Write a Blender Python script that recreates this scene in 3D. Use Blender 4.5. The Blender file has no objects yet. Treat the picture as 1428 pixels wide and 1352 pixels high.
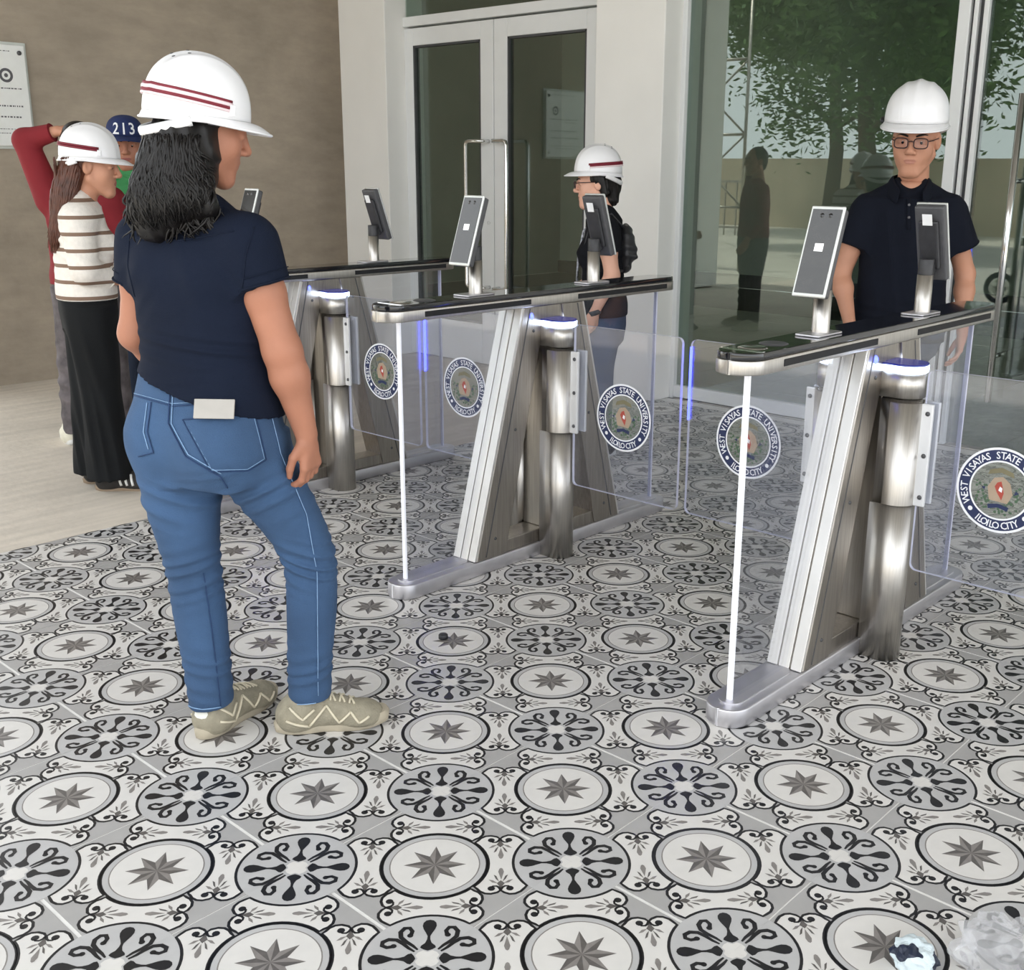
import bpy, math, random
import numpy as np
from mathutils import Vector, Matrix
from mathutils.bvhtree import BVHTree
random.seed(7); RNG = np.random.default_rng(7)
SC = bpy.context.scene
COL = SC.collection
pi = math.pi
def srgb(r, g, b):
    f = lambda c: (c/255/12.92 if c/255 <= .04045 else ((c/255+.055)/1.055)**2.4)
    return (f(r), f(g), f(b))

# ---------------------------------------------------------------- camera
# building frame: +Y runs into the building along the turnstiles, +X to the right, 0.4 m floor tiles
CAM = Vector((1.5093, -1.3302, 1.3878))
FWD = Vector((-0.6464, 0.7146, -0.2662)); RGT = Vector((0.7408, 0.6717, 0.0084))
FWD.normalize(); RGT = (RGT - FWD*RGT.dot(FWD)).normalized(); UP = RGT.cross(FWD)
FPX, PPX, PPY = 1548.65, 764.06, 663.57
cd = bpy.data.cameras.new('camera'); cam = bpy.data.objects.new('camera', cd); COL.objects.link(cam)
cam.matrix_world = Matrix(((RGT.x, UP.x, -FWD.x, CAM.x), (RGT.y, UP.y, -FWD.y, CAM.y), (RGT.z, UP.z, -FWD.z, CAM.z), (0, 0, 0, 1)))
cd.sensor_fit = 'HORIZONTAL'; cd.sensor_width = 36; cd.lens = FPX*36/1428
cd.shift_x = (714-PPX)/1428; cd.shift_y = (PPY-676)/1428; cd.clip_start = .02
SC.camera = cam
def ray(x, y): return FWD + RGT*((x-PPX)/FPX) - UP*((y-PPY)/FPX)

# ---------------------------------------------------------------- sky, sun, exposure
w = bpy.data.worlds.new('hazy_sky'); SC.world = w; w.use_nodes = True
bg = w.node_tree.nodes['Background']
bg.inputs[0].default_value = (.92, .96, 1.0, 1); bg.inputs[1].default_value = 1.9
sd = bpy.data.lights.new('sun', 'SUN'); sd.energy = 4.5; sd.angle = math.radians(3); sd.color = (1, .95, .87)
sun = bpy.data.objects.new('sun', sd); COL.objects.link(sun)
sun.rotation_euler = Vector((-.15, .12, 1)).to_track_quat('Z', 'Y').to_euler()
vs = SC.view_settings
vs.view_transform = 'Standard'; vs.look = 'None'; vs.gamma = 1; vs.exposure = 0.55; vs.use_curve_mapping = False

# ---------------------------------------------------------------- materials
MATS = {}
def mat(name, col, rough=.6, metal=0., var=.0, scale=20., bump=0., bscale=200., spec=.5, emit=None, estr=0., coat=0., sheen=0., stretch=None, trans=0.):
    if name in MATS: return MATS[name]
    m = bpy.data.materials.new(name); m.use_nodes = True; nt = m.node_tree; n = nt.nodes; L = nt.links
    b = n['Principled BSDF']
    b.inputs['Base Color'].default_value = (*col, 1); b.inputs['Roughness'].default_value = rough
    b.inputs['Metallic'].default_value = metal; b.inputs['Specular IOR Level'].default_value = spec
    b.inputs['Coat Weight'].default_value = coat; b.inputs['Sheen Weight'].default_value = sheen
    if emit: b.inputs['Emission Color'].default_value = (*emit, 1); b.inputs['Emission Strength'].default_value = estr
    tc = n.new('ShaderNodeTexCoord')
    src = tc.outputs['Object']
    if stretch:
        mp = n.new('ShaderNodeMapping'); mp.inputs['Scale'].default_value = stretch
        L.new(src, mp.inputs[0]); src = mp.outputs[0]
    nz = n.new('ShaderNodeTexNoise'); nz.inputs['Scale'].default_value = scale; nz.inputs['Detail'].default_value = 5
    L.new(src, nz.inputs['Vector'])
    mr = n.new('ShaderNodeMapRange'); mr.inputs[1].default_value = .3; mr.inputs[2].default_value = .7
    mr.inputs[3].default_value = 1-var; mr.inputs[4].default_value = 1+var
    L.new(nz.outputs['Fac'], mr.inputs[0])
    vm = n.new('ShaderNodeVectorMath'); vm.operation = 'SCALE'; vm.inputs[0].default_value = col
    L.new(mr.outputs[0], vm.inputs['Scale']); L.new(vm.outputs[0], b.inputs['Base Color'])
    if bump:
        nb = n.new('ShaderNodeTexNoise'); nb.inputs['Scale'].default_value = bscale; nb.inputs['Detail'].default_value = 4
        L.new(src, nb.inputs['Vector'])
        bp = n.new('ShaderNodeBump'); bp.inputs['Strength'].default_value = bump; bp.inputs['Distance'].default_value = .01
        L.new(nb.outputs['Fac'], bp.inputs['Height']); L.new(bp.outputs[0], b.inputs['Normal'])
    MATS[name] = m
    return m
def glass(name, tint, ior, rough=0., gcol=(1, 1, 1), milk=0., milkcol=(.8, .82, .9)):
    m = bpy.data.materials.new(name); m.use_nodes = True; nt = m.node_tree; n = nt.nodes; L = nt.links
    n.remove(n['Principled BSDF']); out = n['Material Output']
    t = n.new('ShaderNodeBsdfTransparent'); t.inputs[0].default_value = (*tint, 1)
    g = n.new('ShaderNodeBsdfGlossy'); g.inputs['Roughness'].default_value = rough; g.inputs['Color'].default_value = (*gcol, 1)
    # Schlick reflectance of a thin pane, the same from both faces
    ge = n.new('ShaderNodeNewGeometry'); dp = n.new('ShaderNodeVectorMath'); dp.operation = 'DOT_PRODUCT'
    L.new(ge.outputs['Normal'], dp.inputs[0]); L.new(ge.outputs['Incoming'], dp.inputs[1])
    def mth(op, a, b=None):
        q = n.new('ShaderNodeMath'); q.operation = op
        for i, v in enumerate((a, b)):
            if v is None: continue
            if isinstance(v, (int, float)): q.inputs[i].default_value = v
            else: L.new(v, q.inputs[i])
        return q.outputs[0]
    r0 = ((ior-1)/(ior+1))**2
    fr = mth('ADD', mth('MULTIPLY', mth('POWER', mth('SUBTRACT', 1., mth('ABSOLUTE', dp.outputs['Value'])), 5.), 1-r0), r0)
    x = n.new('ShaderNodeMixShader'); L.new(fr, x.inputs[0]); L.new(t.outputs[0], x.inputs[1]); L.new(g.outputs[0], x.inputs[2])
    o = x
    if milk:
        d = n.new('ShaderNodeBsdfDiffuse'); d.inputs[0].default_value = (*milkcol, 1)
        o = n.new('ShaderNodeMixShader'); o.inputs[0].default_value = milk
        L.new(x.outputs[0], o.inputs[1]); L.new(d.outputs[0], o.inputs[2])
    L.new(o.outputs[0], out.inputs[0])
    MATS[name] = m
    return m
def zstripes(name, base, stripe, period, width, offs, rough=.85):
    m = mat(name, base, rough, var=.06, scale=60, bump=.3, bscale=300)
    nt = m.node_tree; n = nt.nodes; L = nt.links; b = n['Principled BSDF']
    tc = n.new('ShaderNodeTexCoord'); sx = n.new('ShaderNodeSeparateXYZ'); L.new(tc.outputs['Object'], sx.inputs[0])
    a = n.new('ShaderNodeMath'); a.operation = 'ADD'; a.inputs[1].default_value = offs; L.new(sx.outputs[2], a.inputs[0])
    p = n.new('ShaderNodeMath'); p.operation = 'MODULO'; p.inputs[1].default_value = period; L.new(a.outputs[0], p.inputs[0])
    c = n.new('ShaderNodeMath'); c.operation = 'LESS_THAN'; c.inputs[1].default_value = width; L.new(p.outputs[0], c.inputs[0])
    mx = n.new('ShaderNodeMix'); mx.data_type = 'RGBA'; L.new(c.outputs[0], mx.inputs[0])
    old = b.inputs['Base Color'].links[0].from_socket
    L.new(old, mx.inputs[6]); mx.inputs[7].default_value = (*stripe, 1); L.new(mx.outputs[2], b.inputs['Base Color'])
    return m

# ---------------------------------------------------------------- mesh helpers
class MB:
    """collects vertices and faces (with a material slot each) for ONE mesh object"""
    def __init__(s): s.v = []; s.f = []; s.m = []; s.sm = []
    def add(s, v, f, mi=0, smooth=False):
        k = len(s.v); s.v += [tuple(p) for p in v]
        for q in f: s.f.append(tuple(i+k for i in q)); s.m.append(mi); s.sm.append(smooth)
        return s
    def box(s, lo, hi, mi=0, M=None):
        x0, y0, z0 = lo; x1, y1, z1 = hi
        v = [Vector(p) for p in ((x0,y0,z0),(x1,y0,z0),(x1,y1,z0),(x0,y1,z0),(x0,y0,z1),(x1,y0,z1),(x1,y1,z1),(x0,y1,z1))]
        if M: v = [M @ p for p in v]
        return s.add(v, [(0,3,2,1),(4,5,6,7),(0,1,5,4),(1,2,6,5),(2,3,7,6),(3,0,4,7)], mi)
    def prism(s, pts, z0, z1, mi=0, M=None, smooth=False):
        n = len(pts); v = [Vector((x, y, z0)) for x, y in pts]+[Vector((x, y, z1)) for x, y in pts]
        if M: v = [M @ p for p in v]
        s.add(v, [tuple(range(n))[::-1], tuple(range(n, 2*n))], mi)
        k = len(s.v)-2*n
        for i in range(n):
            j = (i+1) % n; s.f.append((k+i, k+j, k+n+j, k+n+i)); s.m.append(mi); s.sm.append(smooth)
        return s
    def tube(s, pts, r, seg=8, mi=0, cap=True, flat=1., upv=None):
        pts = [Vector(p) for p in pts]; n = len(pts)
        rs = r if hasattr(r, '__len__') else [r]*n
        V = []; ref = None
        for i, p in enumerate(pts):
            d = (pts[min(i+1, n-1)]-pts[max(i-1, 0)])
            d = d.normalized() if d.length > 1e-9 else Vector((0, 0, 1))
            if ref is None:
                ref = Vector(upv) if upv else (Vector((0, 0, 1)) if abs(d.z) < .9 else Vector((1, 0, 0)))
            a = (ref-d*ref.dot(d)).normalized(); b = d.cross(a); ref = a
            for k in range(seg):
                t = 2*pi*k/seg; V.append(p+(a*math.cos(t)*flat+b*math.sin(t))*rs[i])
        F = [(i*seg+k, i*seg+(k+1) % seg, (i+1)*seg+(k+1) % seg, (i+1)*seg+k) for i in range(n-1) for k in range(seg)]
        if cap: F += [tuple(range(seg))[::-1], tuple(range((n-1)*seg, n*seg))]
        return s.add(V, F, mi, True)
    def lathe(s, prof, seg=24, mi=0, M=None, a0=0., a1=2*pi):
        full = abs(a1-a0-2*pi) < 1e-6; ns = seg if full else seg+1
        V = [Vector((r*math.cos(a0+(a1-a0)*k/seg), r*math.sin(a0+(a1-a0)*k/seg), z)) for r, z in prof for k in range(ns)]
        if M: V = [M @ p for p in V]
        F = []
        for i in range(len(prof)-1):
            for k in range(seg):
                j = (k+1) % ns if full else k+1
                F.append((i*ns+k, i*ns+j, (i+1)*ns+j, (i+1)*ns+k))
        return s.add(V, F, mi, True)
    def grid(s, fn, nu, nv, mi=0, smooth=True, wrapu=False):
        V = [Vector(fn(i/(nu if wrapu else nu-1), j/(nv-1))) for j in range(nv) for i in range(nu)]
        F = [(j*nu+i, j*nu+(i+1) % nu, (j+1)*nu+(i+1) % nu, (j+1)*nu+i) for j in range(nv-1) for i in range(nu if wrapu else nu-1)]
        return s.add(V, F, mi, smooth)
    def arr(s, v, f, mi=0):
        return s.add(v.tolist(), f.tolist(), mi, True)
    def build(s, name, mats, parent=None, bevel=0., solid=0., M=None, smooth_angle=None, sub=0):
        me = bpy.data.meshes.new(name)
        me.from_pydata(s.v, [], s.f)
        if not isinstance(mats, (list, tuple)): mats = [mats]
        for m in mats: me.materials.append(m)
        me.polygons.foreach_set('material_index', s.m); me.polygons.foreach_set('use_smooth', s.sm)
        me.update(); me.validate()
        o = bpy.data.objects.new(name, me); COL.objects.link(o)
        if parent: o.parent = parent
        if M is not None: o.matrix_local = M
        if solid:
            md = o.modifiers.new('thickness', 'SOLIDIFY'); md.thickness = solid; md.offset = -1
        if bevel:
            md = o.modifiers.new('bevel', 'BEVEL'); md.width = bevel; md.segments = 2; md.limit_method = 'ANGLE'
        if sub:
            md = o.modifiers.new('subdivision', 'SUBSURF'); md.levels = sub; md.render_levels = sub
        return o
def tag(o, label=None, cat=None, group=None, kind=None):
    if label: o['label'] = label
    if cat: o['category'] = cat
    if group: o['group'] = group
    if kind: o['kind'] = kind
    return o
def empty(name, loc=(0, 0, 0), rz=0.):
    o = bpy.data.objects.new(name, None); COL.objects.link(o); o.location = loc; o.rotation_euler = (0, 0, rz); o.empty_display_size = .1
    return o
def T(x, y, z): return Matrix.Translation((x, y, z))
def RX(a): return Matrix.Rotation(a, 4, 'X')
def RY(a): return Matrix.Rotation(a, 4, 'Y')
def RZ(a): return Matrix.Rotation(a, 4, 'Z')
def stadium(hw, y0, y1, seg=10, r=None):
    """plan outline with rounded ends, long in Y"""
    r = r or hw; p = []
    for cx, cy, a in ((hw-r, y1-r, 0), (-hw+r, y1-r, pi/2), (-hw+r, y0+r, pi), (hw-r, y0+r, 1.5*pi)):
        p += [(cx+r*math.cos(a+pi/2*k/seg), cy+r*math.sin(a+pi/2*k/seg)) for k in range(seg+1)]
    return p
_glyph = {}
def glyph(ch):
    """flat outline of one character of the built-in font, as vertices and faces, about 0.7 tall, plus its width"""
    if ch in _glyph: return _glyph[ch]
    cu = bpy.data.curves.new('glyph', 'FONT'); cu.body = ch; cu.resolution_u = 2; cu.offset = .012
    o = bpy.data.objects.new('glyph', cu); COL.objects.link(o)
    me = bpy.data.meshes.new_from_object(o.evaluated_get(bpy.context.evaluated_depsgraph_get()))
    v = [(p.co.x, p.co.y) for p in me.vertices]; f = [tuple(q.vertices) for q in me.polygons]
    bpy.data.objects.remove(o); bpy.data.curves.remove(cu); bpy.data.meshes.remove(me)
    x1 = max([p[0] for p in v], default=.3); x0 = min([p[0] for p in v], default=0)
    _glyph[ch] = (v, f, x0, x1)
    return _glyph[ch]
def text_line(mb, s, M, h, mi=0, gap=.12, sp=.35, center=False):
    """letters laid along local x in the plane of M, cap height h"""
    k = h/.7; x = 0; items = []
    for ch in s:
        if ch == ' ': x += sp*k; continue
        v, f, x0, x1 = glyph(ch); items.append((v, f, x-x0*k)); x += (x1-x0)*k+gap*k
    off = -(x-gap*k)/2 if center else 0
    for v, f, ox in items: mb.add([M @ Vector((ox+off+p[0]*k, p[1]*k, 0)) for p in v], f, mi)
    return x
# ---------------------------------------------------------------- smooth bodies: distance field -> one closed surface
class Vol:
    def __init__(s, lo, hi, h):
        s.h = h; s.lo = np.array(lo, float); n = np.ceil((np.array(hi)-s.lo)/h).astype(int)+1
        s.ax = [s.lo[i]+h*np.arange(n[i]) for i in range(3)]; s.V = np.full(n, 1., np.float32)
    def _blk(s, lo, hi):
        sl = []
        for i in range(3):
            a = max(0, int(math.floor((lo[i]-s.lo[i])/s.h))); b = min(s.V.shape[i], int(math.ceil((hi[i]-s.lo[i])/s.h))+1)
            if b <= a: return None
            sl.append(slice(a, b))
        P = np.meshgrid(*[s.ax[i][sl[i]] for i in range(3)], indexing='ij')
        return tuple(sl), np.stack(P, -1).astype(np.float32)
    def op(s, prim, k=.02, mode='add'):
        fn, lo, hi = prim; m = k+.025
        B = s._blk(np.array(lo)-m, np.array(hi)+m)
        if B is None: return s
        sl, P = B; d = fn(P); a = s.V[sl]
        if mode == 'sub': d = -d; hh = np.maximum(k-np.abs(a-d), 0)/k; s.V[sl] = np.maximum(a, d)+hh*hh*k*.25
        elif mode == 'cut': s.V[sl] = np.maximum(a, -d)
        else: hh = np.maximum(k-np.abs(a-d), 0)/k; s.V[sl] = np.minimum(a, d)-hh*hh*k*.25
        return s
    def add(s, *pr, k=.02):
        for p in pr: s.op(p, k)
        return s
    def sub(s, *pr, k=.01):
        for p in pr: s.op(p, k, 'sub')
        return s
    def warp(s, fn):
        idx = np.nonzero(np.abs(s.V) < .03)
        P = np.stack([s.ax[i][idx[i]] for i in range(3)], -1); s.V[idx] += fn(P[:, 0], P[:, 1], P[:, 2])
        return s
    def clip(s, fn):
        """keep only where fn(x,y,z) < 0"""
        P = np.meshgrid(*s.ax, indexing='ij'); s.V = np.maximum(s.V, fn(*P).astype(np.float32)); return s
    def mesh(s):
        V = np.pad(s.V, 1, constant_values=1.); lo = s.lo-s.h; ins = V < 0; n = V.shape
        c = [slice(0, -1), slice(1, None)]
        cnt = sum(ins[c[i], c[j], c[k]].astype(np.int8) for i in (0, 1) for j in (0, 1) for k in (0, 1))
        act = (cnt > 0) & (cnt < 8); ids = np.full(act.shape, -1, np.int64); ci = np.stack(np.nonzero(act), -1); ids[act] = np.arange(len(ci))
        acc = np.zeros((len(ci), 3)); num = np.zeros(len(ci))
        cor = [(i, j, k) for i in (0, 1) for j in (0, 1) for k in (0, 1)]
        val = {q: V[ci[:, 0]+q[0], ci[:, 1]+q[1], ci[:, 2]+q[2]].astype(float) for q in cor}
        for q in cor:
            for ax in range(3):
                if q[ax]: continue
                r = list(q); r[ax] = 1; r = tuple(r); a = val[q]; b = val[r]; x = (a < 0) != (b < 0)
                t = np.where(x, a/np.where(x, a-b, 1), 0); p = np.tile(np.array(q, float), (len(ci), 1)); p[:, ax] += t
                acc += np.where(x[:, None], p, 0); num += x
        P = lo+(ci+acc/num[:, None])*s.h
        F = []
        for ax in range(3):
            u, w_ = (ax+1) % 3, (ax+2) % 3
            sl0 = [slice(1, -1)]*3; sl1 = [slice(1, -1)]*3; sl0[ax] = slice(0, -1); sl1[ax] = slice(1, None)
            a = ins[tuple(sl0)]; b = ins[tuple(sl1)]
            e = np.stack(np.nonzero(a != b), -1); e_in = a[a != b]
            base = e.copy(); base[:, u] += 1; base[:, w_] += 1
            def cell(du, dw):
                q = base.copy(); q[:, u] += du; q[:, w_] += dw; return ids[q[:, 0], q[:, 1], q[:, 2]]
            quad = np.stack([cell(-1, -1), cell(0, -1), cell(0, 0), cell(-1, 0)], -1)
            quad[~e_in] = quad[~e_in][:, ::-1]; F.append(quad)
        F = np.concatenate(F); F = F[(F >= 0).all(1)]
        return P, F
def _bb(pts, r):
    p = np.array(pts, float); return p.min(0)-r, p.max(0)+r
def cone(a, b, ra, rb=None, flat=None):
    """limb segment with rounded ends and a taper; flat=(axis, factor) squashes it along an axis"""
    rb = ra if rb is None else rb; a = np.array(a, np.float32); b = np.array(b, np.float32); ab = b-a; L2 = max(float(ab@ab), 1e-9)
    lo, hi = _bb([a, b], max(ra, rb))
    def fn(P):
        q = P-a; t = np.clip((q@ab)/L2, 0, 1); v = q-t[..., None]*ab
        if flat:
            ax = np.array(flat[0], np.float32); ax = ax/np.linalg.norm(ax); c = v@ax
            v = v+(c*(1/flat[1]-1))[..., None]*ax
        return (np.linalg.norm(v, axis=-1)-(ra+(rb-ra)*t))*(flat[1]**.5 if flat else 1)
    return fn, lo, hi
def sleeve(a, b, ra, rb, flat=None):
    """tapered tube with flat cut end at b (a cuff or hem)"""
    a = np.array(a, np.float32); b = np.array(b, np.float32); ab = b-a; L = float(np.linalg.norm(ab)); ab = ab/L
    lo, hi = _bb([a, b], max(ra, rb))
    def fn(P):
        q = P-a; t = q@ab; v = q-t[..., None]*ab
        if flat:
            ax = np.array(flat[0], np.float32); ax = ax/np.linalg.norm(ax); c = v@ax; v = v+(c*(1/flat[1]-1))[..., None]*ax
        tt = np.clip(t/L, 0, 1); d = np.linalg.norm(v, axis=-1)-(ra+(rb-ra)*tt)
        d = np.where(t < 0, np.linalg.norm(np.stack([np.linalg.norm(v, axis=-1), t], -1), axis=-1)-ra, d)
        return np.maximum(d, t-L)
    return fn, lo, hi
def ell(c, r, R=None):
    c = np.array(c, np.float32); r = np.array(r, np.float32)
    Rm = np.array(R.to_3x3(), np.float32) if R is not None else None
    lo, hi = c-max(r), c+max(r)
    def fn(P):
        q = P-c
        if Rm is not None: q = q@Rm
        k0 = np.linalg.norm(q/r, axis=-1); k1 = np.linalg.norm(q/(r*r), axis=-1)
        return k0*(k0-1)/np.maximum(k1, 1e-6)
    return fn, lo, hi
def loft(rows, yaw=0., e=2.2):
    """near-vertical form from level cross-sections (z, cx, cy, half width, half depth), flat ends"""
    R = np.array(sorted(rows), float); z = R[:, 0]; m = R[:, 3:5].max()
    lo = np.array([R[:, 1].min()-m, R[:, 2].min()-m, z[0]]); hi = np.array([R[:, 1].max()+m, R[:, 2].max()+m, z[-1]])
    cy, sy = math.cos(yaw), math.sin(yaw)
    # smooth interpolation of the rows
    zz = np.linspace(z[0], z[-1], 200)
    def smooth(y):
        v = np.interp(zz, z, y)
        for _ in range(3): v = np.convolve(np.pad(v, 7, mode='edge'), np.ones(15)/15, 'valid')
        return v
    C = [smooth(R[:, i]) for i in range(1, 5)]
    def fn(P):
        Z = P[..., 2]; cx, cyy, a, b = [np.interp(Z, zz, c) for c in C]
        x = P[..., 0]-cx; y = P[..., 1]-cyy; u = x*cy+y*sy; v = -x*sy+y*cy
        rr = ((np.abs(u)/a)**e+(np.abs(v)/b)**e)**(1/e); d = (rr-1)*np.minimum(a, b)
        dz = np.maximum(z[0]-Z, Z-z[-1])
        return np.maximum(d, dz).astype(np.float32)
    return fn, lo, hi
def bounds(prims, m):
    lo = np.min([p[1] for p in prims], 0)-m; hi = np.max([p[2] for p in prims], 0)+m
    return lo, hi
def solid(prims, h, k=.02, subs=(), ks=.01, warp=None, clips=()):
    lo, hi = bounds(prims, k+2*h); v = Vol(lo, hi, h)
    for p in prims:
        if len(p) == 4: v.op(p[:3], p[3])
        else: v.op(p, k)
    for p in subs:
        if len(p) == 4: v.op(p[:3], p[3], 'sub')
        else: v.op(p, ks, 'sub')
    if warp: v.warp(warp)
    for c in clips: v.clip(c)
    return v.mesh()
def xf(P, M):
    A = np.array(M.to_3x3()); return P@A.T+np.array(M.translation)
# ================================================================ palette
STEEL = mat('brushed_steel', (.56, .535, .50), .34, 1., var=.10, scale=9, bump=.05, bscale=60, stretch=(30, 30, 1))
STEELD = mat('dull_steel', (.38, .35, .315), .33, 1., var=.14, scale=7, bump=.05, bscale=60, stretch=(20, 20, 1))
CHROME = mat('polished_steel', (.78, .78, .77), .12, 1., var=.03)
BLACKG = mat('black_glass', (.012, .012, .014), .08, var=.1, coat=.6)
BLACKP = mat('black_plastic', (.03, .03, .033), .42, var=.15, scale=60)
DARKP = mat('dark_grey_plastic', (.075, .075, .08), .4, var=.1, scale=60)
WHITEPAINT = mat('white_painted_wall', srgb(236, 235, 231), .75, var=.025, scale=3, bump=.04, bscale=120)
ALU = mat('white_aluminium', srgb(226, 228, 228), .38, var=.02, scale=8)
ALUD = mat('grey_gasket', (.06, .062, .065), .6, var=.1)
GLASSW = glass('clear_panel_glass', (.93, .94, .965), 1.5, milk=.012, milkcol=(.72, .72, .95))
GLASSF = glass('facade_glass', (.72, .79, .745), 1.95, gcol=(.92, .98, .94))
GEDGE = mat('lit_glass_edge', (.90, .91, .96), .25, var=.03, emit=(.85, .87, 1.), estr=.12)  # white colour and faint emission stand in for light caught in the edge
GEDGE2 = mat('dim_glass_edge', (.62, .63, .76), .3, var=.05)  # dimmer lavender copy for rear and wing edges, light tint in the colour
LEDW = mat('white_blue_led', (.8, .9, 1), .4, emit=(.62, .74, 1.0), estr=5.)
LEDB = mat('blue_led_and_edge_glow', (.05, .08, .9), .4, emit=(.06, .08, 1.0), estr=5.)  # status lights, and the glow drawn on wing glass edges

# ================================================================ setting
floor = MB().box((-2.598, -3.2, -.06), (6., 4.3, -.0013)).build('floor', mat('white_grout', srgb(228, 226, 222), .8, var=.06, scale=30))
tag(floor, 'porch floor of patterned grey tiles with pale joints', kind='structure')
cm = mat('bare_concrete', srgb(207, 197, 183), .8, var=.10, scale=1.7, bump=.25, bscale=22)
# long floated streaks and thin cracks in the concrete
nt = cm.node_tree; b_ = nt.nodes['Principled BSDF']; tc = nt.nodes.new('ShaderNodeTexCoord'); mp = nt.nodes.new('ShaderNodeMapping'); mp.inputs['Scale'].default_value = (4., .5, 1)
mp.inputs['Rotation'].default_value = (0, 0, .75)
n2 = nt.nodes.new('ShaderNodeTexNoise'); n2.inputs['Scale'].default_value = 4; n2.inputs['Detail'].default_value = 8
nt.links.new(tc.outputs['Object'], mp.inputs[0]); nt.links.new(mp.outputs[0], n2.inputs['Vector'])
mr = nt.nodes.new('ShaderNodeMapRange'); mr.inputs[1].default_value = .3; mr.inputs[2].default_value = .7; mr.inputs[3].default_value = .88; mr.inputs[4].default_value = 1.08
nt.links.new(n2.outputs['Fac'], mr.inputs[0])
old = b_.inputs['Base Color'].links[0].from_socket; vm = nt.nodes.new('ShaderNodeVectorMath'); vm.operation = 'SCALE'
nt.links.new(old, vm.inputs[0]); nt.links.new(mr.outputs[0], vm.inputs['Scale']); nt.links.new(vm.outputs[0], b_.inputs['Base Color'])
o = MB().box((-6.1, -3.2, -.06), (-2.6, 4.6, .001)).build('floor_concrete', cm); tag(o, 'bare streaked concrete floor left of the tiles', kind='structure')

# plaster wall on the left, pale towards the floor
pw = mat('grey_cement_plaster', srgb(170, 158, 142), .85, var=.12, scale=1.3, bump=.35, bscale=9)
nt = pw.node_tree; b_ = nt.nodes['Principled BSDF']
n2 = nt.nodes.new('ShaderNodeTexNoise'); n2.inputs['Scale'].default_value = 7; n2.inputs['Detail'].default_value = 9; n2.inputs['Roughness'].default_value = .65
tc = nt.nodes.new('ShaderNodeTexCoord'); mp = nt.nodes.new('ShaderNodeMapping'); mp.inputs['Scale'].default_value = (1, .6, 1.6)
nt.links.new(tc.outputs['Object'], mp.inputs[0]); nt.links.new(mp.outputs[0], n2.inputs['Vector'])
mr = nt.nodes.new('ShaderNodeMapRange'); mr.inputs[1].default_value = .32; mr.inputs[2].default_value = .7; mr.inputs[3].default_value = .88; mr.inputs[4].default_value = 1.1
nt.links.new(n2.outputs['Fac'], mr.inputs[0])
old = b_.inputs['Base Color'].links[0].from_socket; vm = nt.nodes.new('ShaderNodeVectorMath'); vm.operation = 'SCALE'
nt.links.new(old, vm.inputs[0]); nt.links.new(mr.outputs[0], vm.inputs['Scale']); nt.links.new(vm.outputs[0], b_.inputs['Base Color'])
o = MB().box((-6.1, 1.12, 0), (-5.9, 4.6, 4.0)).build('wall_left', pw); tag(o, 'rough grey plastered wall', kind='structure')
# unseen porch ceiling; its grey tone and front edge are set for the light
o = MB().box((-7., -1.9, 4.0), (6., 4.6, 4.25)).build('ceiling', mat('grey_soffit', srgb(150, 147, 142), .8, var=.05, scale=2)); tag(o, 'unseen flat grey porch ceiling, its tone and edge set for the light', kind='structure')

# white pillars that stand forward of the glazing
def pillar(name, x0, x1, y0=4.14, y1=4.5):
    o = MB().box((x0, y0, 0), (x1, y1, 4.0)).build(name, WHITEPAINT, bevel=.006); tag(o, kind='structure'); return o
tag(pillar('wall_pillar_left', -5.565, -5.04), 'slim white painted pillar beside the plastered wall')
tag(pillar('wall_pillar_middle', -3.08, -2.565), 'white painted pillar between the double door and the big window')
o = MB().box((-5.9, 4.42, 0), (-5.565, 4.6, 4.)).build('wall_return', WHITEPAINT); tag(o, kind='structure')

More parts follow.
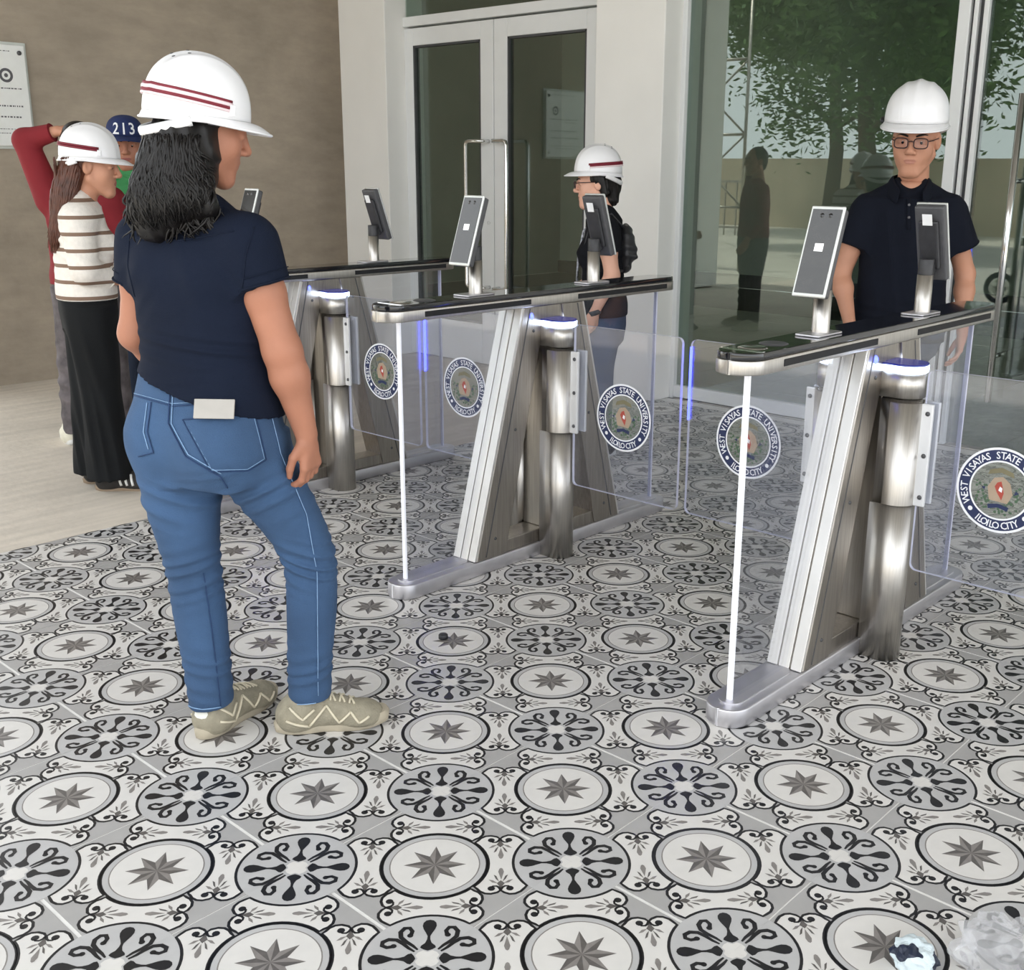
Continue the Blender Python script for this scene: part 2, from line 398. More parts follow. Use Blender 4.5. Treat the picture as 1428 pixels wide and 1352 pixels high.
# ---- double door with transom window
YF = 4.35
def frame_bars(name, bars, m, parent=None, y0=YF-.04, y1=YF+.04, bevel=.004):
    mb = MB()
    for x0, z0, x1, z1 in bars: mb.box((x0, y0, z0), (x1, y1, z1))
    return mb.build(name, m, parent, bevel=bevel)
dfr = frame_bars('door_1', [(-5.155, 0, -5.08, 4.), (-3.18, 0, -3.08, 4.), (-5.08, 2.365, -3.18, 2.43)], ALU)
tag(dfr, 'white aluminium frame of the double glass door', kind='structure')
MB().box((-5.10, YF-.01, 2.43), (-3.16, YF, 4.)).build('transom_pane', GLASSF, dfr)
frame_bars('mullion_bar', [(-4.16, 3.3, -4.10, 4.)], ALU, dfr)
def leaf(x0, x1, side):
    s = .125
    st = frame_bars('door_leaf', [(x0, .012, x0+s, 2.352), (x1-s, .012, x1, 2.352), (x0+s, .012, x1-s, .30), (x0+s, 2.235, x1-s, 2.352)], ALU, dfr, YF-.028, YF+.028)
    mb = MB()
    for a, b, c, d in ((x0+s, .30, x0+s+.014, 2.235), (x1-s-.014, .30, x1-s, 2.235), (x0+s, 2.221, x1-s, 2.235), (x0+s, .30, x1-s, .314)): mb.box((a, YF-.024, b), (c, YF+.024, d))
    mb.build('gasket', ALUD, st)
    MB().box((x0+s, YF-.006, .30), (x1-s, YF, 2.235)).build('pane', GLASSF, st)
    # cranked tubular pull handle
    xm = (x1-.045) if side < 0 else (x0+.045); xb = xm+side*.15; yb = YF-.11
    path = [(xm, YF-.02, 1.57), (xm, yb+.02, 1.57), (xm+side*.02, yb, 1.57), (xb-side*.03, yb, 1.57), (xb-side*.008, yb, 1.562), (xb, yb, 1.54),
            (xb, yb, .60), (xb-side*.008, yb, .578), (xb-side*.03, yb, .57), (xm+side*.02, yb, .57), (xm, yb+.02, .57), (xm, YF-.02, .57)]
    MB().tube(path, .0135, 10).build('pull_handle', CHROME, st)
    if side < 0:
        MB().lathe([(0, -.012), (.011, -.012), (.012, 0)], 14, M=T(x1-.05, YF-.03, 1.02) @ RX(pi/2)).build('lock_cylinder', DARKP, st)
leaf(-5.078, -4.134, -1); leaf(-4.128, -3.184, 1)

# ---- big fixed window
wf = frame_bars('window_1', [(-2.625, 0, -2.535, 4.), (-2.535, .01, -.925, .085), (-.925, 0, -.865, 4.), (-2.535, 3.6, -.925, 3.68)], ALU)
tag(wf, 'tall fixed window in a white aluminium frame mirroring trees', kind='structure')
MB().box((-2.535, YF-.006, .085), (-.925, YF, 3.6)).build('pane', GLASSF, wf)
mb = MB()
for a in (-2.575, ): mb.box((a, YF-.045, .085), (a+.008, YF-.039, 4.))
mb.build('frame_groove', ALUD, wf)
# ---- second glass door at the right edge
d2 = frame_bars('door_2', [(-.848, 0, -.826, 4.), (-.80, 0, -.775, 4.), (.9, 0, .98, 4.)], ALU); tag(d2, 'frameless glass door with a tall bar handle', kind='structure')
MB().box((-.866, YF-.01, 0), (-.775, YF+.04, 4.)).build('gasket', ALUD, d2)
MB().box((-.772, YF-.012, .012), (.88, YF, 3.2)).build('pane', GLASSF, d2)
xb, yb = -.55, YF-.09
MB().tube([(xb, YF-.01, 1.35), (xb, yb, 1.35)], .012, 10).tube([(xb, YF-.01, .5), (xb, yb, .5)], .012, 10).tube([(xb, yb, .27), (xb, yb, 1.75)], .017, 12).build('pull_handle', CHROME, d2)
frame_bars('header_bar', [(-.775, 3.2, .9, 3.3)], ALU, d2)

# ---- lobby seen dimly through the glass
LOB = mat('lobby_wall_paint', srgb(172, 176, 168), .8, var=.05, scale=2)
o = MB().box((-9, 10.5, 0), (4, 10.7, 4.)).build('wall_lobby_back', LOB); tag(o, kind='structure')
o = MB().box((-9, 10.46, 0), (4, 10.5, .16)).build('baseboard_lobby', mat('dark_skirting', (.05, .05, .05), .5, var=.2)); tag(o, kind='structure')
o = MB().box((-9.2, 4.6, 0), (-9, 10.7, 4.)).build('wall_lobby_left', LOB); tag(o, kind='structure')
o = MB().box((-9.2, 4.6, 3.8), (4.2, 10.7, 4.)).build('ceiling_lobby', LOB); tag(o, kind='structure')
o = MB().box((4, 4.3, 0), (4.2, 10.7, 4.)).build('wall_lobby_right', LOB); tag(o, kind='structure')
o = MB().box((.98, 4.3, 0), (4., 4.45, 4.)).build('wall_front_right', WHITEPAINT); tag(o, kind='structure')
lf = MB().box((-9, 4.3, -.06), (4, 10.5, -.006)).build('floor_lobby', mat('dark_grout', (.07, .065, .06), .8, var=.1)); tag(lf, kind='structure')
lt = MB().box((-.296, -.296, -.008), (.296, .296, .0)); LT = lt.build('floor_slab', mat('pale_stone_tile', srgb(200, 194, 184), .35, var=.06, scale=3), lf)
first = True
for i in range(-8, 3):
    for j in range(0, 7):
        q = LT if first else LT.copy()
        if not first: COL.objects.link(q)
        first = False; q.location = (-.25+.6*i, 4.62+.6*j, 0)
# column and stair core inside, so that the doors look into depth
o = MB().box((-5.6, 7.2, 0), (-4.9, 7.9, 3.8)).build('wall_lobby_column', LOB); tag(o, kind='structure')

# ---- steel plaque on the plastered wall
pl = empty('wall_plaque', (-5.9, 1.93, 1.5)); tag(pl, 'white acrylic wall plaque with a round seal and lines of small print', 'plaque')
PLA = mat('white_acrylic', srgb(236, 238, 236), .18, var=.02, coat=.3); PRN = mat('grey_print', (.10, .10, .11), .6, var=.1)
MB().box((.012, -.62, .0), (.032, 0, .60)).build('plate', PLA, pl, bevel=.004)
mb = MB().box((.004, -.638, -.018), (.012, .018, .618)); mb.build('backing_plate', mat('satin_edge', srgb(205, 210, 205), .3, var=.05), pl, bevel=.003)
for y in (-.035, -.585):
    for z in (.04, .555): MB().lathe([(0, .012), (.011, .012), (.014, .006), (.014, 0)], 12, M=T(.032, y, z) @ RY(pi/2)).build('standoff_bolt', CHROME if z < .1 else DARKP, pl)
mb = MB(); Mp = T(.0325, 0, 0) @ RZ(pi/2) @ RX(pi/2)
def ring2(mb, M, cx, cy, r0, r1, mi=0, n=40, a0=0, a1=2*pi):
    V = [M @ Vector((cx+r*math.cos(a0+(a1-a0)*i/n), cy+r*math.sin(a0+(a1-a0)*i/n), 0)) for r in (r0, r1) for i in range(n+1)]
    mb.add(V, [(i, i+1, n+2+i, n+1+i) for i in range(n)], mi)
ring2(mb, Mp, -.13, .42, .026, .042); ring2(mb, Mp, -.13, .42, 0, .012)
# the print is too small to read in the photograph: rows of short dark strokes stand for it
rp = random.Random(11)
for z, h, x0, x1 in ((.34, .007, -.46, -.05), (.315, .005, -.40, -.26), (.235, .009, -.44, -.05), (.17, .009, -.48, -.07), (.10, .004, -.50, -.06), (.075, .004, -.42, -.14), (.56, .005, -.40, -.09)):
    x = x0
    while x < x1:
        w_ = rp.uniform(.004, .016); mb.add([Mp @ Vector(q) for q in ((x, z, 0), (x+w_, z, 0), (x+w_, z+h, 0), (x, z+h, 0))], [(0, 1, 2, 3)]); x += w_+rp.uniform(.003, .008)
mb.build('printed_text', PRN, pl)['kind'] = 'stuff'

# ================================================================ patterned cement-look floor tiles
q2 = math.sqrt(.5); UU = .28284
TG = [mat('tile_grey', srgb(172, 170, 168), .3, var=.05, scale=14), mat('tile_white', srgb(220, 217, 212), .3, var=.03, scale=20),
      mat('tile_black', srgb(34, 34, 36), .3, var=.25, scale=60), mat('tile_mid_grey', srgb(136, 131, 127), .3, var=.12, scale=50),
      mat('tile_dark_grey', srgb(98, 94, 91), .3, var=.15, scale=50), mat('tile_pale_grey', srgb(188, 187, 186), .3, var=.05, scale=14)]
def tile_mesh():
    mb = MB()
    mb.box((-.1984, -.1963, -.01), (.1984, .1963, 0), 0)
    def g2(x, y): return (UU*(x+y*0)*q2-UU*y*q2*1., UU*x*q2+UU*y*q2)     # lattice -> tile axes (turned 45 degrees)
    lay = [0.0002, .0004, .0006, .0008]
    def poly(pts, mi, l): mb.add([(*g2(x, y), lay[l]) for x, y in pts], [tuple(range(len(pts)))], mi)
    def ring(cx, cy, r0, r1, mi, l, n=48):
        V = [(*g2(cx+r*math.cos(2*pi*i/n), cy+r*math.sin(2*pi*i/n)), lay[l]) for r in (r0, r1) for i in range(n)]
        mb.add(V, [(i, (i+1) % n, n+(i+1) % n, n+i) for i in range(n)], mi)
    def stroke(pts, w, mi, l, closed=False):
        n = len(pts); V = []
        ws = w if hasattr(w, '__len__') else [w]*n
        for i in range(n):
            a = pts[(i-1) % n] if closed else pts[max(i-1, 0)]; b = pts[(i+1) % n] if closed else pts[min(i+1, n-1)]
            dx, dy = b[0]-a[0], b[1]-a[1]; L = math.hypot(dx, dy) or 1; nx, ny = -dy/L*ws[i]/2, dx/L*ws[i]/2
            V += [(*g2(pts[i][0]+nx, pts[i][1]+ny), lay[l]), (*g2(pts[i][0]-nx, pts[i][1]-ny), lay[l])]
        m = n if closed else n-1
        mb.add(V, [(2*i, 2*((i+1) % n), 2*((i+1) % n)+1, 2*i+1) for i in range(m)], mi)
    def dot(cx, cy, r, mi, l, n=10): poly([(cx+r*math.cos(2*pi*i/n), cy+r*math.sin(2*pi*i/n)) for i in range(n)], mi, l)
    # star medallion
    dot(0, 0, .375, 5, 0, 48); ring(0, 0, .372, .389, 2, 1); ring(0, 0, .322, .331, 3, 1); dot(0, 0, .322, 1, 1, 48)
    for k in range(8):
        a = k*pi/4; tip = (.228*math.cos(a), .228*math.sin(a))
        for s in (-1, 1):
            b = a+s*pi/8; poly([(0, 0), tip, (.11*math.cos(b), .11*math.sin(b))], 3 if s > 0 else 4, 2)
    # four bow-tie panels between star and cross
    for k in range(4):
        ck, sk = [(1, 0), (0, 1), (-1, 0), (0, -1)][k]
        def R(x, y): return (x*ck-y*sk, x*sk+y*ck)
        out = []; A = math.radians(42.5); B = math.radians(38.5)
        for i in range(13):
            t = -A+2*A*i/12; out.append((.393*math.cos(t), .393*math.sin(t)))
        top = [(.312, .292), (.332, .322), (.368, .347), (.41, .352), (.455, .337), (.478, .312), (.502, .338), (.54, .357), (.58, .354), (.62, .33), (.645, .297)]
        out += top
        for i in range(13):
            t = B-2*B*i/12; out.append((1-.428*math.cos(t), .428*math.sin(t)))
        out += [(x, -y) for x, y in top[::-1]]
        poly([R(*p) for p in out], 1, 0); stroke([R(*p) for p in out], .021, 2, 1, True)
        for s in (-1, 1):
            for m_ in (-1, 1):
                def Q(x, y): return R(.478+m_*x+.02*(.3-y), s*y)
                stroke([Q(.0, .312), Q(.012, .282), Q(.03, .266), Q(.055, .266), Q(.07, .282)], [.02, .02, .017, .015, .014], 2, 2)
                dot(*Q(.066, .293), .027, 2, 2)
                poly([Q(.012, .215), Q(.035, .185), Q(.052, .135), Q(.032, .15)], 4, 2)
                poly([Q(.02, .235), Q(.06, .225), Q(.088, .19), Q(.055, .2)], 3, 2)
            poly([R(.48-.028, s*.235), R(.479, s*.29), R(.48+.028, s*.235), R(.48, s*.2)], 4, 2)
            poly([R(.483, s*.195), R(.483-.021, s*.10), R(.483-.012, s*.065), R(.483, s*.055), R(.483+.012, s*.065), R(.483+.021, s*.10)], 3, 2)
        # quarter of the cross medallion at the tile corner
        def P(x, y): return R(1-x, y)
        poly([P(0, 0)]+[P(.42*math.cos(math.radians(-45+90*i/20)), .42*math.sin(math.radians(-45+90*i/20))) for i in range(21)], 5, 0)
        h = [(.215, .008), (.25, .022), (.285, .038), (.32, .047), (.352, .043), (.375, .025), (.383, 0)]
        poly([P(x, y) for x, y in h]+[P(x, -y) for x, y in h[-2::-1]], 2, 2)
        h = [(.075, .0), (.088, .03), (.105, .052), (.125, .046), (.15, .022), (.185, .011), (.23, .008)]
        poly([P(x, y) for x, y in h]+[P(x, -y) for x, y in h[:0:-1]], 2, 1)
        poly([P(0, 0), P(.06, -.06), P(.078, -.03), P(.062, 0), P(.078, .03), P(.06, .06)], 1, 2)
        for s in (-1, 1):
            st_ = [(.085, .066), (.125, .1), (.165, .146), (.21, .184), (.262, .19), (.3, .166), (.302, .132), (.268, .112), (.232, .12)]
            stroke([P(x, s*y) for x, y in st_], [.014, .023, .03, .033, .034, .034, .032, .03, .03], 2, 2)
            dot(*P(.226, s*.124), .021, 2, 2)
    return mb
proto = tile_mesh().build('tile', TG, floor)
first = True
for i in range(-6, 8):
    for j in range(-3, 11):
        o = proto if first else proto.copy()
        if not first: COL.objects.link(o)
        first = False
        o.location = (.4*i, .4*j, -random.uniform(0, .0005)); o.rotation_euler = (0, 0, (i*7+j*3) % 2*pi)
# ================================================================ turnstiles
def emblem_mesh(r=.118):
    """round seal printed on the glass: white rim, navy lettered ring, small coloured figure"""
    mb = MB(); Z = lambda k: T(0, -.0001*k, 0) @ RX(pi/2)
    ring2(mb, Z(0), 0, 0, 0, r*.66, 3, 56)
    ring2(mb, Z(0), 0, 0, r*.66, r*.70, 0, 56); ring2(mb, Z(0), 0, 0, r*.70, r*.945, 1, 56); ring2(mb, Z(0), 0, 0, r*.945, r, 0, 56)
    def arc(s, a0, a1, rad, h, flip):
        n = len(s)
        for i, ch in enumerate(s):
            if ch == ' ': continue
            a = math.radians(a0+(a1-a0)*i/(n-1)); v, f, x0, x1 = glyph(ch); k = h/.7; cx = (x0+x1)/2
            M = Z(1) @ T(rad*math.cos(a), rad*math.sin(a), 0) @ RZ(a-pi/2 if not flip else a+pi/2)
            kx = k*.92
            mb.add([M @ Vector(((p[0]-cx)*kx, (p[1]-.35)*k, 0)) for p in v], f, 0)
    arc('WEST VISAYAS STATE UNIVERSITY', 204, -24, r*.822, r*.165, False)
    arc('ILOILO CITY', 238, 302, r*.822, r*.165, True)
    for a in (221, 319): ring2(mb, Z(1) @ T(r*.822*math.cos(math.radians(a)), r*.822*math.sin(math.radians(a)), 0), 0, 0, 0, r*.055, 0, 12)
    # inner figure: green dotted field, tan emblem with a red flame and an open book
    rr = random.Random(3)
    for k in range(60):
        a = rr.uniform(pi*.9, pi*2.1); d = r*rr.uniform(.30, .6); ring2(mb, Z(1) @ T(d*math.cos(a), d*math.sin(a), 0), 0, 0, 0, r*rr.uniform(.02, .04), 4, 6)
    def blob(pts, mi, l): mb.add([Z(l) @ Vector((x*r, y*r, 0)) for x, y in pts], [tuple(range(len(pts)))], mi)
    blob([(-.22, -.25), (.2, -.28), (.30, -.05), (.22, .2), (.05, .33), (-.15, .28), (-.28, .05)], 5, 2)
    blob([(-.06, -.05), (.06, -.22), (.1, -.05), (.06, .1), (.02, .22), (-.07, .18), (-.12, .08)], 6, 3)
    blob([(-.03, .0), (.05, -.04), (.06, .06), (0, .1)], 0, 4)
    blob([(-.42, .02), (-.34, -.04), (-.33, .05)], 1, 3); blob([(.32, -.06), (.44, .0), (.36, .06)], 1, 3)
    blob([(-.24, -.36), (0, -.31), (.24, -.36), (.22, -.46), (0, -.40), (-.22, -.46)], 1, 3)
    blob([(-.3, .34), (0, .42), (.3, .34), (.26, .46), (0, .54), (-.26, .46)], 7, 2)
    return mb
EMBM = [mat('seal_white', srgb(235, 236, 240), .5, var=.02), mat('seal_navy', srgb(30, 42, 82), .5, var=.05), None,
        glass('seal_clear_field', (.80, .82, .78), 1.45, milk=.25, milkcol=(.40, .42, .36)), mat('seal_green', srgb(72, 96, 74), .6, var=.1),
        mat('seal_tan', srgb(168, 148, 128), .6, var=.08), mat('seal_red', srgb(168, 70, 58), .6, var=.1), mat('seal_olive', srgb(118, 112, 86), .6, var=.1)]
EMBM[2] = EMBM[0]
EMB = None
def inclined(mb, y0, y1, y2, y3, z0, z1, x0, x1, mi=0):
    """plate leaning along Y: bottom from y0 to y1, top from y2 to y3"""
    v = [(x0, y0, z0), (x0, y1, z0), (x0, y3, z1), (x0, y2, z1), (x1, y0, z0), (x1, y1, z0), (x1, y3, z1), (x1, y2, z1)]
    return mb.add(v, [(0, 1, 2, 3), (7, 6, 5, 4), (0, 4, 5, 1), (1, 5, 6, 2), (2, 6, 7, 3), (3, 7, 4, 0)], mi)
BASEM = mat('base_top_steel', (.66, .65, .68), .42, 1., var=.08, scale=9)
def make_turnstile(x, label):
    global EMB
    t = empty('turnstile', (x, 1.63, 0)); tag(t, label, 'turnstile', 'speed gates across the porch')
    HW = .06
    MB().prism(stadium(HW, -.735, .735, 10), .001, .052, smooth=True).build('base_plate', [BASEM], t, bevel=.004)
    for ya in (-.70, .40): MB().prism(stadium(HW*.55, ya, ya+.3, 6), .052, .056).build('base_channel', BASEM, t)
    # leaning legs: folded steel with a ribbed front face
    for s in (-1, 1):
        mb = MB(); inclined(mb, s*.395, s*.25, s*.155, s*.04, .052, .925, -HW+.004, HW-.004)
        lg = mb.build('leg', STEELD, t, bevel=.003)
        me = lg.data
        mb = MB()
        for xr, wd in ((-.0375, .0165), (.0375, .0165), (0, .0165)):
            inclined(mb, s*.405, s*.39, s*.165, s*.15, .054, .924, xr-wd, xr+wd)
        mb.build('rib', mat('satin_light_steel', srgb(214, 212, 208), .3, .6, var=.06, scale=8), lg, bevel=.002)
        for sx in (-1, 1):
            mb = MB()
            inclined(mb, s*.352, s*.347, s*.128, s*.123, .06, .92, sx*(HW-.0045), sx*(HW-.003))
            mb.build('fold_line', DARKP, lg)
            for z in (.12, .5, .84):
                yy = s*(.372-.235*(z-.05)/.87); MB().lathe([(0, .003), (.005, .003), (.006, 0)], 10, M=T(sx*(HW-.004), yy+s*-.05, z) @ RY(sx*pi/2)).build('screw', DARKP, lg)
    # lower spreader and inner service plate
    MB().box((-.05, -.26, .052), (.05, .26, .10)).build('spreader', STEELD, t, bevel=.003)
    MB().box((-.052, -.045, .10), (.052, .045, .80)).build('service_panel', STEELD, t, bevel=.003)
    # hub under the rail
    mb = MB().prism([(-.15, .925), (-.11, .865), (.11, .865), (.15, .925)], -.05, .05, M=Matrix(((0, 0, 1, 0), (1, 0, 0, 0), (0, 1, 0, 0), (0, 0, 0, 1))))
    mb.build('hub', STEELD, t, bevel=.003)
    # top rail
    rl = MB().prism(stadium(.064, -.765, .745, 12), .925, .960, smooth=True).build('top_rail', STEEL, t, bevel=.003)
    MB().prism(stadium(.062, -.762, .742, 12), .960, .978, smooth=True).build('glass_top', BLACKG, rl, bevel=.003)
    mb = MB()
    for sx in (-1, 1):
        for a, b in ((-.62, -.13), (.12, .66)):
            mb.box((min(sx*.0625, sx*.066), a, .935), (max(sx*.0625, sx*.066), b, .953))
    mb.build('side_slot', mat('matt_black', (.008, .008, .009), .7, var=.1), rl, bevel=.002)
    for y in (-.66, -.565): MB().lathe([(0, .003), (.030, .003), (.036, .001), (.037, 0)], 24, M=T(0, y, .978)).build('card_reader_disc', CHROME if y < -.6 else DARKP, rl)
    MB().box((-.058, -.71, .975), (.058, -.70, .9795)).build('front_strip', CHROME, rl)
    # fixed glass at both ends; front edge has a painted glow, rear is dimmer
    for s in (-1, 1):
        inc = MB(); inclined(inc, s*.395, s*.672, s*.16, s*.672, .052, .925, -.006, .006)
        g = inc.build('end_glass', GLASSW, t)
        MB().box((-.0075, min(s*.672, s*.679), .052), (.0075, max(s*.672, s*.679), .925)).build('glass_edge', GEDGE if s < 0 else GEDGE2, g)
    # swing posts on both sides with the LED ring, clamp and glass wing
    for s in (-1, 1):
        xp = s*.108
        D = [(0.052*math.cos(a), .052*math.sin(a)) for a in [-pi*.62+1.24*pi*i/18 for i in range(19)]]
        D = [(px, py) for px, py in D]+[(-.055, .05), (-.055, -.05)]
        if s < 0: D = [(-px, py) for px, py in D][::-1]
        po = MB().prism(D, 0.001, .475, M=T(xp, -.02, 0), smooth=True).build('swing_post', STEEL, t)
        D2 = [(px*.9, py*.9) for px, py in D]
        MB().prism(D2, .475, .78, M=T(xp, -.02, 0), smooth=True).build('clamp_core', STEELD, po)
        MB().prism([(px*1.04, py*1.04) for px, py in D], .785, .856, M=T(xp, -.02, 0), smooth=True).build('post_cap', STEEL, po)
        MB().prism([(px*1.07, py*1.07) for px, py in D], .857, .874, M=T(xp, -.02, 0), smooth=True).build('led_ring', LEDW, po)
        MB().prism([(px*1.05, py*1.05) for px, py in D], .874, .880, M=T(xp, -.02, 0), smooth=True).build('led_ring_top', mat('blue_smoked_plastic', (.02, .025, .12), .2, var=.1, emit=(.05, .06, .9), estr=.1), po)
        MB().lathe([(0, .008), (.010, .007), (.013, 0)], 14, M=T(s*.052, -.118, .892) @ RX(pi/2) @ RX(-.0)).build('status_light', LEDB, po)
        # clamp halves: polished half shell and flat plates
        cl = MB()
        cl.lathe([(.058, .478), (.058, .772), (.052, .772), (.052, .478), (.058, .478)], 16, M=T(xp, -.02, 0), a0=-pi*.6 if s > 0 else pi*.4, a1=pi*.6 if s > 0 else pi*1.6)
        cl = cl.build('clamp_shell', STEEL, t)
        for yy in (-.032, .012):
            a, b = sorted((s*.125, s*.196)); MB().box((a, yy, .478), (b, yy+.012, .772)).build('clamp_plate', mat('satin_white_steel', srgb(225, 226, 228), .25, .3, var=.03), cl, bevel=.003)
        for z in (.505, .625, .745): MB().lathe([(0, .004), (.006, .003), (.007, 0)], 10, M=T(s*.182, -.032, z) @ RX(pi/2)).build('clamp_screw', DARKP, cl)
        a, b = sorted((s*.165, s*.628))
        r = .02; pts = []
        for cx, cz, a0 in ((b-r, .865-r, 0), (a+r, .865-r, pi/2), (a+r, .282+r, pi), (b-r, .282+r, 1.5*pi)):
            pts += [(cx+r*math.cos(a0+pi/2*k/6), cz+r*math.sin(a0+pi/2*k/6)) for k in range(7)]
        mb = MB(); n = len(pts)
        V = [(x_, -.016, z_) for x_, z_ in pts]+[(x_, -.004, z_) for x_, z_ in pts]
        mb.add(V, [tuple(range(n)), tuple(range(n, 2*n))[::-1]], 0)
        w_ = mb.build('wing_panel', GLASSW, t)
        mb = MB(); mb.add(V, [(i, n+i, n+(i+1) % n, (i+1) % n) for i in range(n)], 0); mb.build('polished_edge', GEDGE2, w_)
        ed = s*.628
        if s < 0: MB().box((ed-.003, -.0155, .60), (ed, -.0045, .84)).build('edge_glow', LEDB, w_)  # emissive strip paints blue LED light showing in the glass edge; no lamp here
        e = emblem_mesh() if EMB is None else None
        if e: EMB = e.build('emblem', EMBM, w_)
        else:
            q = EMB.copy(); COL.objects.link(q); q.parent = w_
        (EMB if e else q).location = (s*.395, -.0175, .565)
    # face scanners: one looking at each approach
    for yy, face in ((-.335, -1), (.28, 1)):
        F = Matrix.Identity(4) if face < 0 else RZ(pi)
        base = T(0, yy, .978)
        sp = MB().lathe([(0, .115), (.0235, .115), (.0235, .0)], 20, M=base).build('scanner_post', STEEL, t)
        MB().prism(stadium(.036, -.075, .06, 5, .012), 0, .006, M=base).build('foot_plate', BASEM, sp, bevel=.002)
        MB().lathe([(0, .162), (.021, .162), (.0225, .16), (.0225, .116)], 20, M=base).build('post_collar', BLACKP, sp)
        tilt = math.radians(19)
        M = base @ F @ T(0, -.052, .128) @ RX(-tilt)
        hd = MB().box((-.045, -.014, -.03), (.045, .012, .200), M=M).build('face_scanner', DARKP, t, bevel=.006)
        MB().box((-.047, -.018, -.033), (.047, -.010, .203), M=M).build('bezel', mat('silver_bezel', srgb(206, 208, 204), .3, .5, var=.03), hd, bevel=.003)
        MB().box((-.041, -.0195, -.024), (.041, -.0178, .194), M=M).build('screen', mat('dark_screen', (.022, .021, .019), .08, var=.25, scale=30, coat=.5), hd)
        mb = MB(); mb.box((-.012, -.0202, .085), (.012, -.0195, .105), M=M)
        mb.build('screen_mark', mat('screen_white', (.9, .9, .9), .4, emit=(1, 1, 1), estr=.6), hd)
        for cx in (-.012, .012): MB().lathe([(0, .001), (.005, .001), (.006, 0)], 12, M=M @ T(cx, -.0195, .178) @ RX(pi/2)).build('camera_lens', BLACKG, hd)
        MB().box((-.03, .012, .01), (.03, .026, .16), M=M).build('rear_housing', BLACKP, hd, bevel=.006)
        MB().box((-.016, .026, .148), (.014, .0268, .182), M=M).build('label_sticker', mat('white_sticker', srgb(240, 240, 240), .5, var=.02), hd)
        MB().box((-.018, .02, .0), (.018, .062, .03), M=M).build('tilt_bracket', BLACKP, hd, bevel=.004)
    return t
make_turnstile(.09, 'stainless turnstile nearest the camera, its right wing cut by the photo edge')
make_turnstile(-1.2, 'stainless turnstile in the middle, its top rail before the white pillar')
make_turnstile(-2.49, 'stainless turnstile partly hidden by the woman in blue jeans')
# ================================================================ people
# each figure is laid out in its own frame: x = to the right, y = away, z = up, as seen from the photograph's side
PHI = math.atan2(RGT.y, RGT.x)
HM = mat('white_helmet_shell', srgb(240, 240, 242), .28, var=.015, coat=.3)
HSTRAP = mat('white_strap', srgb(232, 232, 232), .6, var=.05)
EYEW = mat('eye_white', (.75, .73, .7), .2, var=.02); EYED = mat('eye_iris', (.015, .01, .008), .1, var=.1)
def Mh(pos, yaw, pitch=0., roll=0., s=1.):
    """head placement: yaw 0 looks away (+y), positive turns to the left; pitch<0 looks down"""
    return T(*pos) @ RZ(yaw) @ RX(pitch) @ RY(roll) @ Matrix.Scale(s, 4)
def head_mesh(h=.0035, male=False, lips=True):
    k = .012
    P = [ell((0, -.012, .035), (.076, .096, .086)), ell((0, .028, -.028), (.062, .062, .088)),
         cone((-.054, .0, -.052), (-.016, .064, -.106), .021, .02), cone((.054, .0, -.052), (.016, .064, -.106), .021, .02), ell((0, .068, -.105), (.027, .02, .017)),
         ell((-.04, .052, -.03), (.027, .028, .036)), ell((.04, .052, -.03), (.027, .028, .036)),
         cone((-.034, .078, .020), (.034, .078, .020), .013), ell((0, .072, -.065), (.034, .019, .026)),
         cone((0, -.02, -.07), (0, -.045, -.21), .052 if male else .046, .06 if male else .052)]
    Q = [(*cone((0, .09, .012), (0, .106, -.026), .0075, .011), .01), (*ell((0, .108, -.031), (.013, .011, .0105)), .008), (*ell((.013, .098, -.035), (.009, .011, .008)), .006), (*ell((-.013, .098, -.035), (.009, .011, .008)), .006),
         (*ell((0, .088, -.0605), (.023, .008, .0055)), .006), (*ell((0, .0865, -.0705), (.019, .008, .0065)), .006)]
    for s in (-1, 1):
        Q.append((*ell((s*.076, -.006, -.004), (.009, .02, .032), RZ(s*.35) @ RX(-.15)), .006))
        Q.append((*cone((s*.032-.013, .079, .001), (s*.032+.013, .079, .001), .0085), .005))
    S = [(*ell((s*.033, .103, .001), (.02, .014, .011)), .012) for s in (-1, 1)]+[(*ell((s*.086, .0, .0), (.007, .011, .018), RZ(s*.35)), .006) for s in (-1, 1)]
    S += [(*cone((-.019, .0965, -.0655), (.019, .0965, -.0655), .0022), .003), (*ell((.008, .104, -.043), (.004, .006, .003)), .003), (*ell((-.008, .104, -.043), (.004, .006, .003)), .003)]
    allp = P+Q; lo, hi = bounds(allp, .03); v = Vol(lo, hi, h)
    for p in P: v.op(p, .022)
    for s_ in S[:2]: v.op(s_[:3], s_[3], 'sub')
    for p in Q: v.op(p[:3], p[3])
    for s_ in S[2:]: v.op(s_[:3], s_[3], 'sub')
    return v.mesh()
_head = {}
def head_into(mb, M, male=False, h=.0035):
    key = (male, h)
    if key not in _head: _head[key] = head_mesh(h, male)
    P, F = _head[key]; c = P[F].mean(1)
    lip = (c[:, 1] > .080) & (np.abs(c[:, 0]) < .0235-1.1*np.abs(c[:, 2]+.0655)) & (c[:, 2] < -.0575) & (c[:, 2] > -.0755)
    k = len(mb.v); mb.v += xf(P, M).tolist(); mb.f += (F+k).tolist(); mb.m += lip.astype(int).tolist(); mb.sm += [True]*len(F)
